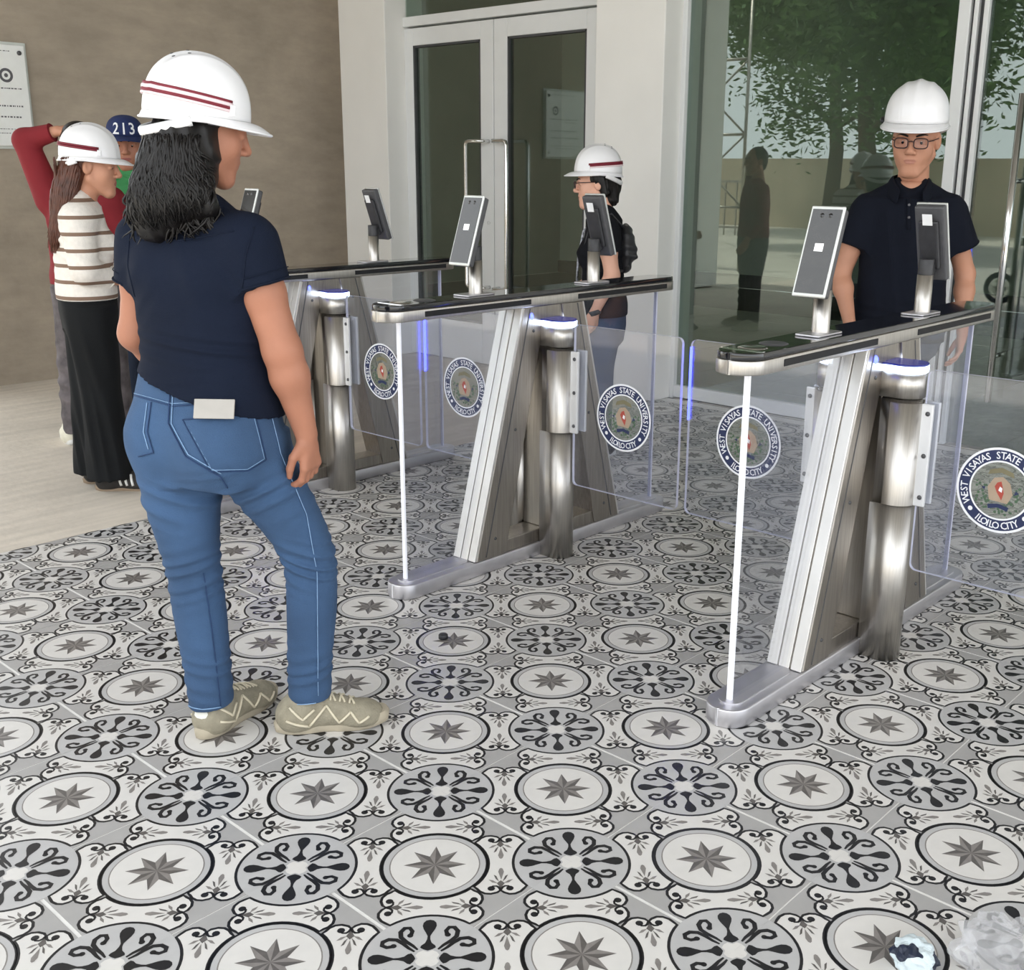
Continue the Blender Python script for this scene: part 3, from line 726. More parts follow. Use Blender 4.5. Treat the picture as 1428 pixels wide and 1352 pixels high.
def eyes_brows(parent, M, hairm, brows=True):
    for s in (-1, 1):
        mb = MB(); c = Vector((s*.032, .0775, .0015))
        mb.lathe([(.0105*math.sin(a), -.0105*math.cos(a)) for a in [pi*i/10 for i in range(11)]], 14, 0, M=M @ T(*c) @ RX(-pi/2))
        mb.lathe([(.0, .0112), (.003, .0111), (.0058, .0098)], 12, 1, M=M @ T(*c) @ RX(-pi/2-.38))
        mb.build('eye', [EYEW, EYED], parent)
        if brows:
            mb = MB(); mb.tube([M @ Vector((s*(.014+.038*t), .0965-.018*t*t, .021+.006*math.sin(pi*t*.8))) for t in (0, .25, .5, .75, 1)], [.003, .0042, .004, .003, .0012], 6, upv=(0, 0, 1)); mb.build('eyebrow', hairm, parent)
def hand_prims(wrist, dirv, palm, curl=.5, s=1., left=False, spread=.0):
    """palm, four unequal fingers bent at two joints, thumb off the side of the palm"""
    d = Vector(dirv).normalized(); pn = Vector(palm); pn = (pn-d*pn.dot(d)).normalized(); side = d.cross(pn)*(1 if left else -1)   # side = towards the thumb
    W = Vector(wrist); out = []
    out.append((*cone(W, W+d*.03*s, .024*s, .026*s, (tuple(pn), .72)), .012))
    for o_ in (-.026, -.009, .009, .026):
        out.append((*cone(W+d*.03*s+side*o_*.55*s, W+d*.078*s+side*o_*s, .0135*s, .011*s), .012))
    for o_, L, r in ((.027, .068, .0088), (.0095, .078, .009), (-.009, .072, .0086), (-.026, .056, .0076)):
        b0 = W+d*.08*s+side*o_*s; a = 0.; p = b0; seg = [L*.45, L*.32, L*.25]; rr = [r, r*.94, r*.86, r*.72]
        for i in range(3):
            a += curl*(.55, .75, .55)[i]*(1.0+.12*(o_ < 0)); dd = d*math.cos(a)+pn*math.sin(a)+side*spread*o_*10
            q = p+dd.normalized()*seg[i]*s; out.append((*cone(p, q, rr[i]*s, rr[i+1]*s), .004)); p = q
    t0 = W+d*.022*s+side*.022*s; t1 = t0+(d*.7+side*.45+pn*.45).normalized()*.036*s; t2 = t1+(d*.9+side*.1+pn*.4).normalized()*.03*s; t3 = t2+(d*.95-side*.15+pn*.35).normalized()*.024*s
    out += [(*cone(t0, t1, .014*s, .0105*s), .008), (*cone(t1, t2, .0105*s, .0092*s), .004), (*cone(t2, t3, .0092*s, .0072*s), .004)]
    return out
def arm_into(mb, sh, el, wr, hd, palm, left, curl=.5, h=.0035, s=1., r=(.05, .044, .038, .024)):
    sh, el, wr = Vector(sh), Vector(el), Vector(wr); fd = (wr-el).normalized()
    P = [(*cone(sh, sh.lerp(el, .45), r[0]*s, r[1]*s), .02), (*cone(sh.lerp(el, .45), el, r[1]*s, r[2]*s), .02), (*cone(el, el.lerp(wr, .3), r[2]*s, r[2]*1.02*s), .02), (*cone(el.lerp(wr, .3), wr, r[2]*1.0*s, r[3]*s), .02)]
    P += hand_prims(wr, hd, palm, curl, s*.98, left)
    P_, F_ = solid(P, h); mb.arr(P_, F_)
def helmet(parent, M, band=None, side_clip=False, nape=True, brimlen=.047, name='hard_hat', label=None):
    """white safety helmet: dome with raised crown ribs, peak in front, short gutter rim behind"""
    rx, ry, hz = .112, .126, .142
    def dome(u, v):
        th = 2*pi*u; t = v*pi/2; c, s = math.sin(th), math.cos(th)
        rad = math.sin(t)**.92; z = hz*math.cos(t)**.9
        bul = 1+.04*math.sin(t*2)**2
        x = rx*c*rad*bul; y = ry*s*rad*bul
        rib = .006*math.exp(-(x/.013)**2)+.004*math.exp(-((abs(x)-.045)/.010)**2)
        k = max(0., math.cos(t)*1.25-.1); z += rib*min(1, k)
        if s > 0: y += .006*rib/.006*s*(1-k)*.6
        return (x, y-.004, z)
    mb = MB(); mb.grid(dome, 72, 26, wrapu=True)
    def brim(u, v):
        th = 2*pi*u; c, s = math.sin(th), math.cos(th); f = max(0., s)
        ext = .006+(brimlen)*f**1.6; drop = .010+.012*f+.004*(s < 0)*(-s)
        rr = 1.0; x = rx*c*rr; y = ry*s*rr-.004
        L = math.hypot(c*rx, s*ry); nx, ny = c/1, s/1
        return (x+nx*ext*v*.8, y+ny*ext*v, -drop*v*(1.2-.2*v)+.006*math.sin(v*pi)*f)
    mb.grid(brim, 72, 7, wrapu=True)
    hh = mb.build(name, HM, parent, M=M, solid=.004)
    if label: hh['label'] = label
    # rolled lip
    mb = MB(); mb.tube([Vector(brim(i/72, 1.))+Vector((0, 0, -.002)) for i in range(73)], .0035, 6, cap=False); mb.build('rolled_lip', HM, hh)
    for x in (-.02, 0, .02):
        for y in (-.035, .0):
            yy = y-.03; best = min(((math.hypot(q[0]-x, q[1]-yy), q) for q in (dome(i/90, j/60) for i in range(90) for j in range(24))), key=lambda a: a[0])[1]
            MB().lathe([(0, .0015), (.004, .001), (.0045, -.001)], 8, M=T(*best) @ RX(-yy*5) @ RY(x*4)).build('vent_hole', DARKP, hh)
    if band:
        for k, (m_, off, r_) in enumerate(band):
            pts = []
            for i in range(41):
                th = math.radians(62+236*i/40); z = .016+off-.014*math.cos(th); zz = max(0, min(1, math.acos(min(1, (max(z, 0)/hz)**(1/.9)))/(pi/2)))
                p = Vector(dome(th/(2*pi), zz)); nrm = Vector((p.x, p.y, 0)).normalized(); pts.append(p+nrm*.004)
            MB().tube(pts, r_, 6, flat=1.3, upv=(0, 0, 1)).build('elastic_cord', m_, hh)
        for s in (-1, 1):
            p = Vector(dome(math.radians(62 if s > 0 else 298)/(2*pi), .93)); MB().box((-.008, -.008, -.012), (.008, .008, .014), M=T(*p) @ RZ(-s*math.radians(62))).build('cord_clip', HM, hh, bevel=.002)
    if nape:
        pts = [Vector((.113*math.sin(math.radians(a)), .126*math.cos(math.radians(a))-.004, -.014-.036*math.sin(math.radians((a-105)/150*180))**1.)) for a in range(105, 256, 6)]
        MB().tube(pts, .0062, 8, flat=1.9, upv=(0, 0, 1)).build('nape_strap', HSTRAP, hh)
        mb = MB(); n = 40
        mb.lathe([(.092, .012), (.09, -.018), (.094, -.018), (.096, .012)], 40, M=Matrix.Diagonal((1, 1.18, 1, 1))); mb.build('sweat_band', mat('grey_lining', (.16, .16, .17), .8, var=.1), hh)
    if side_clip:
        MB().tube([(.118, -.02, -.004), (.128, -.05, .002), (.125, -.09, .006)], .008, 8).build('side_clip', BLACKP, hh)
    return hh
def hair_mesh(parent, prims, strands, m, h=.006, k=.03, rad=.0045, name='hair', warp=None):
    """hair mass plus wavy locks lying over it"""
    P, F = solid(prims, h, k, warp=warp); mb = MB(); mb.arr(P, F)
    for pts, r_ in strands: mb.tube(pts, [r_*q for q in np.interp(np.linspace(0, 1, len(pts)), [0, .15, .7, 1], [.6, 1, .9, .2])], 5)
    return mb.build(name, m, parent)
def wave_lock(p, rr, amp=.006, freq=3., n=12):
    """polyline through the control points with a little waviness"""
    p = [np.array(q, float) for q in p]; m_ = len(p); out = []; ph = rr.uniform(0, 6.28); ph2 = rr.uniform(0, 6.28)
    for i in range(n):
        t = i/(n-1)*(m_-1); k = min(int(t), m_-2); f = t-k
        p0 = p[max(k-1, 0)]; p1 = p[k]; p2 = p[k+1]; p3 = p[min(k+2, m_-1)]
        q = .5*((2*p1)+(p2-p0)*f+(2*p0-5*p1+4*p2-p3)*f*f+(3*p1-p0-3*p2+p3)*f**3); g = i/(n-1)
        q = q+amp*g*np.array([math.sin(freq*6.28*g+ph), math.cos(freq*5*g+ph2), .4*math.sin(freq*4*g+ph2)]); out.append(q)
    return out
def shoe(parent, M, upper, sole, trim=None, lace=None, L=.26, W=.095, chunky=1., heel=None, stripes=None, hi=0.):
    """low sneaker pointing +y in its own frame, heel at the origin"""
    w = W/2
    P = [(*cone((0, .04, .045), (0, .06, .085+hi), .038, .034), .03), (*cone((0, .05, .045), (.004, L-.055, .03), .042, .034, ((0, 0, 1), .85)), .03), (*ell((.004, L-.06, .03), (w*.92, .055, .032)), .03), (*ell((0, .045, .04), (w*.8, .042, .045)), .03),
         (*cone((0, .075, .085), (0, .15, .052), .026, .03), .03)]
    up = MB().arr(*solid(P, .0045, .03, subs=[(*ell((0, .058, .135+hi), (.03, .04, .035)), .01)], clips=[lambda x, y, z: .012-z])).build('shoe', upper, parent, M=M)
    # sole with a flared outline
    out = []
    for i in range(36):
        a = 2*pi*i/36; s_, c_ = math.sin(a), math.cos(a); yy = L/2+(L/2+.006)*c_; ww = (w*(.86+.20*max(0, c_))-.012*math.exp(-((yy-L*.42)/.05)**2))*(abs(s_)**.75)*(1 if s_ > 0 else -1)
        out.append((ww, yy))
    mb = MB(); n = 36; lev = [(0.001, .95), (.006, 1.03), (.022*chunky, 1.05), (.030*chunky, 1.0)]
    V = [(x*k, (y-L/2)*k+L/2, z+(.006 if y > L*.85 else 0)*(y-L*.85)/(.15*L)) for z, k in lev for x, y in out]
    F_ = [(j*n+(i+1) % n, j*n+i, (j+1)*n+i, (j+1)*n+(i+1) % n) for j in range(3) for i in range(n)]
    mb.add(V, F_, 0, True); mb.add(V[:n], [tuple(range(n))], 0); mb.add(V[3*n:], [tuple(range(n))[::-1]], 0)
    mb.build('sole', sole, up)
    bv = BVHTree.FromPolygons([v.co for v in up.data.vertices], [tuple(p.vertices) for p in up.data.polygons])
    def onto(p, d):
        hit = bv.ray_cast(Vector(p)+Vector(d)*-.12, Vector(d)); return (hit[0]+hit[1]*.0015) if hit[0] else None
    if lace:
        for k in range(5):
            y = .095+.022*k
            for s in (-1, 1):
                pts = [onto((s*(-.022+.044*t), y+.012*t, .05), (0, .25, -1)) for t in np.linspace(0, 1, 7)]; pts = [p for p in pts if p]
                if len(pts) > 2: MB().tube(pts, .0026, 6).build('lace', lace, up)
    if trim:
        for s in (-1, 1):
            for seq in (((.02, .05), (.075, .028), (.12, .075)), ((.12, .075), (.15, .03), (.18, .055)), ((.18, .055), (.2, .028), (.225, .042)), ((.03, .08), (.06, .05), (.09, .07))):
                pts = []
                for (y0, z0), (y1, z1) in zip(seq[:-1], seq[1:]):
                    for t in np.linspace(0, 1, 6): pts.append(onto((0, y0+(y1-y0)*t, z0+(z1-z0)*t), (-s, 0, 0)))
                pts = [p for p in pts if p]
                if len(pts) > 3: MB().tube(pts, .0032, 6).build('overlay_line', trim, up)
    if stripes:
        for s in (-1, 1):
            for k in range(3):
                pts = [onto((0, .10+.026*k+.012*t, .075-.045*t), (-s, 0, 0)) for t in np.linspace(0, 1, 5)]; pts = [p for p in pts if p]
                if len(pts) > 2: MB().tube(pts, .006, 6, flat=.5).build('side_stripe', stripes, up)
    if heel:
        P_, F_ = solid([(*ell((0, .012, .048), (.03, .018, .036)), .01)], .005); MB().arr(P_, F_).build('heel_tab', heel, up)
    return up
def folds(spec):
    """cloth wrinkles as gentle ridges: (centre, spread, direction, wavelength, depth)"""
    def fn(x, y, z):
        d = np.zeros_like(x)
        for (cx, cy, cz), sp, (dx, dy, dz), wl, dep in spec:
            sp = np.array(sp if hasattr(sp, '__len__') else (sp,)*3); g = np.exp(-((x-cx)/sp[0])**2-((y-cy)/sp[1])**2-((z-cz)/sp[2])**2)
            ph = ((x-cx)*dx+(y-cy)*dy+(z-cz)*dz)*2*pi/wl; w_ = np.sin(ph+.8*np.sin(ph*.37+cx*9)); d += -dep*g*np.where(w_ > 0, w_, w_*.5)
        return d.astype(np.float32)
    return fn
def bvh(o): return BVHTree.FromPolygons([v.co for v in o.data.vertices], [tuple(p.vertices) for p in o.data.polygons])
def project(bv, pts, d, off=.002, n=8):
    """lay a polyline on a garment along direction d"""
    d = Vector(d).normalized(); out = []
    for a, b in zip(pts[:-1], pts[1:]):
        for i in range(n):
            p = Vector(a).lerp(Vector(b), i/n); h_ = bv.ray_cast(p-d*.4, d)
            if h_[0]: out.append(h_[0]+h_[1]*off)
    h_ = bv.ray_cast(Vector(pts[-1])-d*.4, d)
    if h_[0]: out.append(h_[0]+h_[1]*off)
    return out
def person(loc, label):
    p = empty('person', loc, PHI); return tag(p, label, 'person', 'people at the gates')

def figure(loc, label, skin, top, bottom, c=(0, 0), yaw=0., sh=1.27, hip=.80, hem=.78, hw=(.2, .16, .17), dep=(.12, .10, .12), arms=(), sl=(.45, .45), slr=(.075, .068), ankles=((-.09, 0), (.09, 0)), knees=None, kr=(.062, .05), legtop=.095,
           h=.006, hh=.0035, head=None, male=False, sfold=(), pfold=(), names=('polo_shirt', 'trousers'), pant_hem=.06, ars=1., bust=0., lips=None, cuff=None, ssub=()):
    """clothed standing figure: shirt and trousers over one body; hw = half widths at shoulder, waist, hip"""
    p = person(loc, label); cs, sn = math.cos(yaw), math.sin(yaw)
    B = lambda a, b, z: (c[0]+cs*a-sn*b, c[1]+sn*a+cs*b, z)
    wz = hip+(sh-hip)*.36
    mb = MB(); head_into(mb, head, male, hh)
    for i, (s_, e_, w_, hd, pm, left, curl) in enumerate(arms): arm_into(mb, s_, e_, w_, hd, pm, left, curl, hh, ars)
    kn = knees or [(a[0]*.9+c[0]*.1, a[1]) for a in ankles]
    core = [loft([(hip-.06, c[0], c[1], hw[2]*.6, dep[2]*.6), (hip, c[0], c[1], hw[2]*.75, dep[2]*.7), (wz, c[0], c[1], hw[1]*.75, dep[1]*.75), (sh-.06, c[0], c[1], hw[0]*.7, dep[0]*.75), (sh, c[0], c[1], hw[0]*.5, dep[0]*.5), (sh+.07, c[0], c[1], .045, .045)], yaw)]
    for (ax, ay), (kx, ky) in zip(ankles, kn):
        core.append(loft([(.05, ax, ay, .035, .04), (.45, kx, ky, kr[0]*.6, kr[0]*.6), (hip-.08, kx*.7+c[0]*.3, ky*.7+c[1]*.3, legtop*.5, legtop*.5)]))
    mb.arr(*solid(core, .014, .02)); bd = mb.build('body', [skin, lips or LIPS], p)
    P = [(*loft([(hem, c[0], c[1], hw[2]*1.06, dep[2]*1.05), (hip, c[0], c[1], hw[2]*1.04, dep[2]*1.04), (wz, c[0], c[1], hw[1], dep[1]), (sh-.13, c[0], c[1], hw[0]*.93, dep[0]), (sh-.03, c[0], c[1], hw[0]*.9, dep[0]*.85), (sh, c[0], c[1], hw[0]*.8, dep[0]*.7)], yaw), .02),
         (*cone(B(hw[0]*.8, 0, sh-.035), B(.035, 0, sh+.035), .05, .05), .04), (*cone(B(-hw[0]*.8, 0, sh-.035), B(-.035, 0, sh+.035), .05, .05), .04), (*ell(B(0, 0, sh+.005), (.08, .068, .05)), .04)]
    if bust: P += [(*ell(B(s_*.065, bust, sh-.15), (.065, .055, .065)), .03) for s_ in (-1, 1)]
    cuffs = []
    for (s_, e_, w_, hd, pm, left, curl), q in zip(arms, sl):
        S, E, Wr = Vector(s_), Vector(e_), Vector(w_)
        if q <= 1: P.append((*sleeve(S, S.lerp(E, q), slr[0], slr[1]), .03)); cuffs.append((S, S.lerp(E, q), slr[1]))
        else: P.append((*cone(S, E, slr[0], slr[1]*.85), .03)); P.append((*sleeve(E, E.lerp(Wr, q-1), slr[1]*.85, slr[1]*.62), .02)); cuffs.append((E, E.lerp(Wr, q-1), slr[1]*.62))
    so = MB().arr(*solid(P, h, subs=ssub, warp=folds(sfold) if sfold else None)).build(names[0], top, p)
    for a_, b_2, r_ in cuffs:
        d = (b_2-a_).normalized(); e = d.orthogonal().normalized(); f = d.cross(e)
        MB().tube([b_2-d*.003+(e*math.cos(t)+f*math.sin(t))*(r_+.001) for t in np.linspace(0, 2*pi, 25)], .0028, 6, cap=False).build('cuff', cuff or top, so)
    P = [(*loft([(hip-.13, c[0], c[1], hw[2]*.85, dep[2]*.9), (hip-.05, c[0], c[1], hw[2], dep[2]), (hip+.06, c[0], c[1], hw[2]*.94, dep[2]*.95)], yaw), .02)]
    for i, ((ax, ay), (kx, ky)) in enumerate(zip(ankles, kn)):
        hx = B((-1 if ax < c[0] else 1)*hw[2]*.5, 0, 0)
        if abs(ax-c[0]) < .04: hx = B((-1 if i == 0 else 1)*hw[2]*.45, 0, 0)
        P.append((*loft([(pant_hem, ax, ay, kr[1], kr[1]*1.1), (.25, ax*.6+kx*.4, ay*.6+ky*.4, (kr[0]+kr[1])/2, (kr[0]+kr[1])/2*1.05), (.45, kx, ky, kr[0], kr[0]*1.05), (hip-.14, hx[0]*.8+kx*.2, hx[1], legtop*.95, legtop), (hip-.02, hx[0], hx[1], legtop, legtop)]), .03))
    MB().arr(*solid(P, h, warp=folds(pfold) if pfold else None)).build(names[1], bottom, p)
    return p, bd, so, B
# ---------------------------------------------------------------- woman in the foreground, back to the camera
NAVY = mat('navy_pique', srgb(17, 25, 42), .9, var=.12, scale=5, bump=.25, bscale=500, spec=.2)
DENIM = mat('blue_denim', srgb(56, 83, 117), .9, var=.22, scale=5, bump=.35, bscale=420)
DENIMD = mat('denim_seam', srgb(34, 58, 96), .85, var=.15, scale=40)
STITCH = mat('pale_stitch', srgb(128, 160, 196), .8, var=.15, scale=90)
SKIN1 = mat('skin_warm_brown', srgb(172, 118, 94), .5, var=.06, scale=12, bump=.06, bscale=160, spec=.35)
LIPS = mat('lips', srgb(150, 88, 80), .45, var=.05)
HAIRB = mat('black_hair', srgb(19, 16, 15), .42, var=.3, scale=30, spec=.35)
REDC = mat('maroon_cord', srgb(118, 26, 44), .6, var=.1); PINKC = mat('white_cord', srgb(236, 214, 218), .6, var=.05)
W = person((-.70, .15, 0), 'woman in navy polo and blue jeans with white helmet, back to camera in the foreground')
yw = math.radians(-26)
rd = (math.cos(yw), math.sin(yw)); fd_ = (-math.sin(yw), math.cos(yw))      # her right, her front
cx0, cy0 = -.158, 0.
def WB(a, b, z): return (cx0+rd[0]*a+fd_[0]*b, cy0+rd[1]*a+fd_[1]*b, z)
shR, shL = WB(.150, -.005, 1.222), WB(-.150, -.005, 1.222)
elR, wrR = (.040, -.075, .985), (.078, -.045, .785)
elL, wrL = (-.345, .075, 1.0), (-.275, .22, .86)
mb = MB()
HW_ = Mh((-.128, .012, 1.472), math.radians(-60), math.radians(-14), math.radians(3), .95)
head_into(mb, HW_)
arm_into(mb, shR, elR, wrR, (.08, .05, -1), (-.75, .35, 0), False, .75, r=(.05, .047, .042, .026))
arm_into(mb, shL, elL, wrL, (.2, 1, -.5), (.6, 0, -.6), True, .6, r=(.048, .045, .038, .025))
mb.arr(*solid([loft([(.74, -.16, 0, .11, .08), (.8, -.16, 0, .13, .09), (.95, -.155, 0, .13, .09), (1.12, cx0, 0, .14, .095), (1.22, cx0, 0, .13, .07), (1.3, cx0+.02, .01, .05, .05)], yw),
               loft([(.09, -.2, -.02, .035, .04), (.42, -.226, 0, .05, .05), (.7, -.24, .01, .08, .08)]), loft([(.09, .04, .005, .035, .04), (.42, .06, .025, .048, .05), (.7, -.06, 0, .08, .08)])], .012, .03))
body = mb.build('body', [SKIN1, LIPS], W); eyes_brows(body, HW_, HAIRB)
# jeans
def jw(x, y, z):
    return folds([((-.24, -.05, .62), (.13, .2, .05), (.35, 0, 1), .045, .007), ((-.03, -.05, .64), (.12, .2, .05), (-.5, 0, 1), .045, .008), ((.055, 0, .45), (.09, .2, .06), (.35, 0, 1), .03, .008), ((-.225, 0, .43), (.09, .2, .07), (-.25, 0, 1), .034, .0065),
                  ((-.2, 0, .17), (.08, .2, .07), (.2, 0, 1), .036, .005), ((.045, 0, .17), (.08, .2, .06), (-.2, 0, 1), .034, .005), ((-.12, -.1, .70), (.06, .1, .03), (-.2, 0, 1), .03, .003)])(x, y, z)
P_ = [(*loft([(.67, -.155, 0, .16, .125), (.74, -.16, -.005, .185, .145), (.80, -.165, -.005, .19, .145), (.87, -.165, 0, .178, .128), (.945, -.16, 0, .163, .112)], yw), .02),
      (*ell(WB(.082, -.062, .765), (.094, .092, .1)), .03), (*ell(WB(-.082, -.062, .765), (.094, .092, .1)), .03),
      (*loft([(.082, -.2, -.025, .053, .06), (.2, -.208, -.015, .056, .062), (.32, -.218, -.005, .063, .070), (.43, -.228, .005, .063, .068), (.52, -.236, .005, .074, .078), (.62, -.242, .005, .092, .092), (.70, -.24, .0, .1, .105), (.78, -.24, 0, .1, .1)]), .025),
      (*loft([(.088, .042, .005, .053, .058), (.2, .047, .01, .055, .06), (.32, .056, .02, .062, .068), (.44, .058, .03, .062, .066), (.52, .03, .025, .074, .078), (.62, -.025, .01, .093, .094), (.70, -.062, 0, .1, .105), (.78, -.08, 0, .1, .1)]), .025)]
jeans = MB().arr(*solid(P_, .005, warp=jw, clips=[lambda x, y, z: z-.935])).build('jeans', DENIM, W)
bj = bvh(jeans); VD = (-.29, .93, -.21)
def jline(pts, m_, r_, name, flat=1.):
    q = project(bj, [(s, -.10, z) for s, z in pts], VD)
    if len(q) > 2: MB().tube(q, r_, 6).build(name, m_, jeans)
pk = [(-.189, .829), (-.025, .842), (-.006, .737), (-.05, .712), (-.135, .711), (-.182, .813), (-.189, .829)]
def patch(pts, name, m_, off=.004, n=16):
    """closed outline laid on the jeans as a raised cloth patch"""
    xs = [p[0] for p in pts]; zs = [p[1] for p in pts]
    def inside(x, z):
        c = False; j = len(pts)-1
        for i in range(len(pts)):
            if (pts[i][1] > z) != (pts[j][1] > z) and x < (pts[j][0]-pts[i][0])*(z-pts[i][1])/(pts[j][1]-pts[i][1])+pts[i][0]: c = not c
            j = i
        return c
    ctr = (sum(xs)/len(xs), sum(zs)/len(zs)); rings = 7; V = []; m2 = []
    ring_pts = []
    for a, b in zip(pts[:-1], pts[1:]):
        for i in range(6): ring_pts.append((a[0]+(b[0]-a[0])*i/6, a[1]+(b[1]-a[1])*i/6))
    nr = len(ring_pts); d = Vector(VD).normalized(); ok = True
    for k in range(rings+1):
        f = 1-k/rings*.98
        for x, z in ring_pts:
            p = Vector((ctr[0]+(x-ctr[0])*f, -.10, ctr[1]+(z-ctr[1])*f)); h_ = bj.ray_cast(p-d*.4, d)
            V.append(h_[0]+h_[1]*(off if k else .0005) if h_[0] else p)
    F_ = [(k*nr+i, k*nr+(i+1) % nr, (k+1)*nr+(i+1) % nr, (k+1)*nr+i) for k in range(rings) for i in range(nr)]+[tuple(range(rings*nr, rings*nr+nr))]
    return MB().add(V, F_, 0, True).build(name, m_, jeans)
patch(pk, 'back_pocket', DENIM); jline(pk, DENIMD, .0013, 'pocket_seam'); jline([(x*.93-.006, z*.93+.054) for x, z in pk[1:-1]], STITCH, .0008, 'pocket_stitch')
pl_ = [(-.275, .86), (-.318, .845), (-.312, .765), (-.285, .738), (-.262, .765), (-.264, .85), (-.275, .86)]
jline([(-.258, .87), (-.272, .80), (-.262, .752), (-.298, .742)], DENIMD, .0014, 'pocket_seam'); jline([(-.268, .868), (-.281, .80), (-.273, .76)], STITCH, .0013, 'pocket_stitch')
jline([(-.212, .90), (-.222, .82), (-.188, .745), (-.115, .70), (-.10, .672)], DENIMD, .0017, 'seat_seam'); jline([(-.205, .90), (-.215, .82), (-.182, .75), (-.112, .706)], STITCH, .0013, 'seat_stitch')
jline([(-.33, .895), (-.21, .86), (-.02, .872)], DENIMD, .0012, 'yoke_seam'); jline([(-.33, .90), (-.21, .866), (-.02, .878)], STITCH, .0008, 'yoke_stitch')
jline([(.002, .9), (.03, .75), (.085, .60), (.105, .45), (.098, .3), (.09, .1)], STITCH, .001, 'outer_seam')
jline([(-.155, .1), (-.162, .3), (-.172, .45)], DENIMD, .0014, 'inner_seam')
for hz_, xa, xb in ((.1, -.245, -.155), (.106, -.005, .085)): jline([(xa, hz_), ((xa+xb)/2, hz_-.004), (xb, hz_)], STITCH, .0014, 'hem_stitch')
# shirt
hs = WB(.150, -.005, 1.2); hl = WB(-.150, -.005, 1.2)
tR = Vector(shR).lerp(Vector(elR), .39); tL = Vector(shL).lerp(Vector(elL), .47)
sw = folds([((-.155, -.1, .985), (.2, .3, .045), (.12, 0, 1), .036, .0055), ((-.2, -.1, .91), (.15, .3, .03), (-.15, 0, 1), .03, .003), ((-.03, -.1, 1.14), (.06, .2, .06), (.7, 0, .6), .04, .002), ((-.30, -.1, 1.12), (.06, .2, .07), (-.7, 0, .6), .04, .002), ((-.18, -.1, 1.15), (.1, .2, .08), (.9, 0, .3), .09, .003)])
P_ = [(*loft([(.80, -.165, .0, .196, .158), (.87, -.163, 0, .186, .145), (.955, -.155, .0, .162, .118), (1.03, -.157, .005, .164, .118), (1.12, cx0, .005, .172, .118), (1.19, cx0, 0, .168, .102), (1.225, cx0, 0, .155, .085)], yw), .02),
      (*cone(WB(.145, -.005, 1.205), WB(.03, .0, 1.275), .058, .06), .03), (*cone(WB(-.145, -.005, 1.205), WB(-.03, 0, 1.275), .058, .06), .03),
      (*ell(WB(0, .0, 1.25), (.09, .075, .06)), .03), (*cone(WB(.07, -.03, 1.16), WB(-.07, -.03, 1.16), .08), .03), (*ell(WB(.065, .07, 1.09), (.07, .06, .07)), .03), (*ell(WB(-.065, .07, 1.09), (.07, .06, .07)), .03),
      (*sleeve(shR, tR, .070, .066), .03), (*sleeve(shL, tL, .068, .062), .03)]
shirt = MB().arr(*solid(P_, .005, warp=sw, clips=[lambda x, y, z: .878-.30*(x+.16)-.0*y-z])).build('polo_shirt', NAVY, W)
bs = bvh(shirt)
for a, b, r_ in ((shR, tR, .0665), (shL, tL, .0625)):
    d = (Vector(b)-Vector(a)).normalized(); e = d.orthogonal().normalized(); f = d.cross(e); c = Vector(b)-d*.004
    for off in (0., -.022): MB().tube([c+d*off+(e*math.cos(t)+f*math.sin(t))*(r_+.0015-off*.08) for t in np.linspace(0, 2*pi, 33)], .0022 if off == 0 else .0012, 6, cap=False).build('sleeve_hem', NAVY, shirt)
for pts_ in ([(.005, 1.262), (-.018, 1.20), (-.03, 1.13)], [(-.272, 1.262), (-.282, 1.19), (-.272, 1.12)], [(-.25, 1.245), (-.16, 1.236), (-.04, 1.25)]):
    q_ = project(bs, [(s_, -.12, z_) for s_, z_ in pts_], VD, .0005)
    if len(q_) > 3: MB().tube(q_, .0016, 6).build('seam', NAVY, shirt)
# collar
MB().tube([WB(.062*math.cos(t)+.0, .055*math.sin(t)+.004, 1.292+.012*math.cos(t)*0-.018*math.sin(t)) for t in np.linspace(0, 2*pi, 30)], .017, 8, flat=1.5, upv=(0, 0, 1), cap=False).build('collar', NAVY, shirt)
# hair: thick wavy shoulder-length mass
hp = [(*cone((-.15, -.0, 1.48), (-.165, -.02, 1.43), .07, .07), .03), (*cone((-.165, -.02, 1.42), (-.18, -.035, 1.38), .07, .075), .04), (*cone((-.18, -.035, 1.38), (-.2, -.065, 1.31), .075, .066), .04), (*cone((-.205, -.07, 1.31), (-.228, -.072, 1.262), .06, .038), .04),
      (*cone((-.15, -.06, 1.45), (-.15, -.09, 1.33), .045, .05), .04), (*cone((-.145, -.095, 1.33), (-.10, -.10, 1.305), .042, .026), .03), (*cone((-.20, -.0, 1.43), (-.232, -.03, 1.32), .03, .034), .04), (*cone((-.093, -.04, 1.505), (-.108, -.05, 1.478), .026, .02), .02), (*cone((-.125, .03, 1.50), (-.15, .0, 1.49), .07, .07), .02)]
rr = random.Random(5); ST = []
vh = Vol(*bounds(hp, .06), .008)
for p in hp: vh.op(p[:3], p[3])
PH, FH = vh.mesh(); bh = BVHTree.FromPolygons([Vector(p) for p in PH.tolist()], [tuple(f) for f in FH.tolist()])
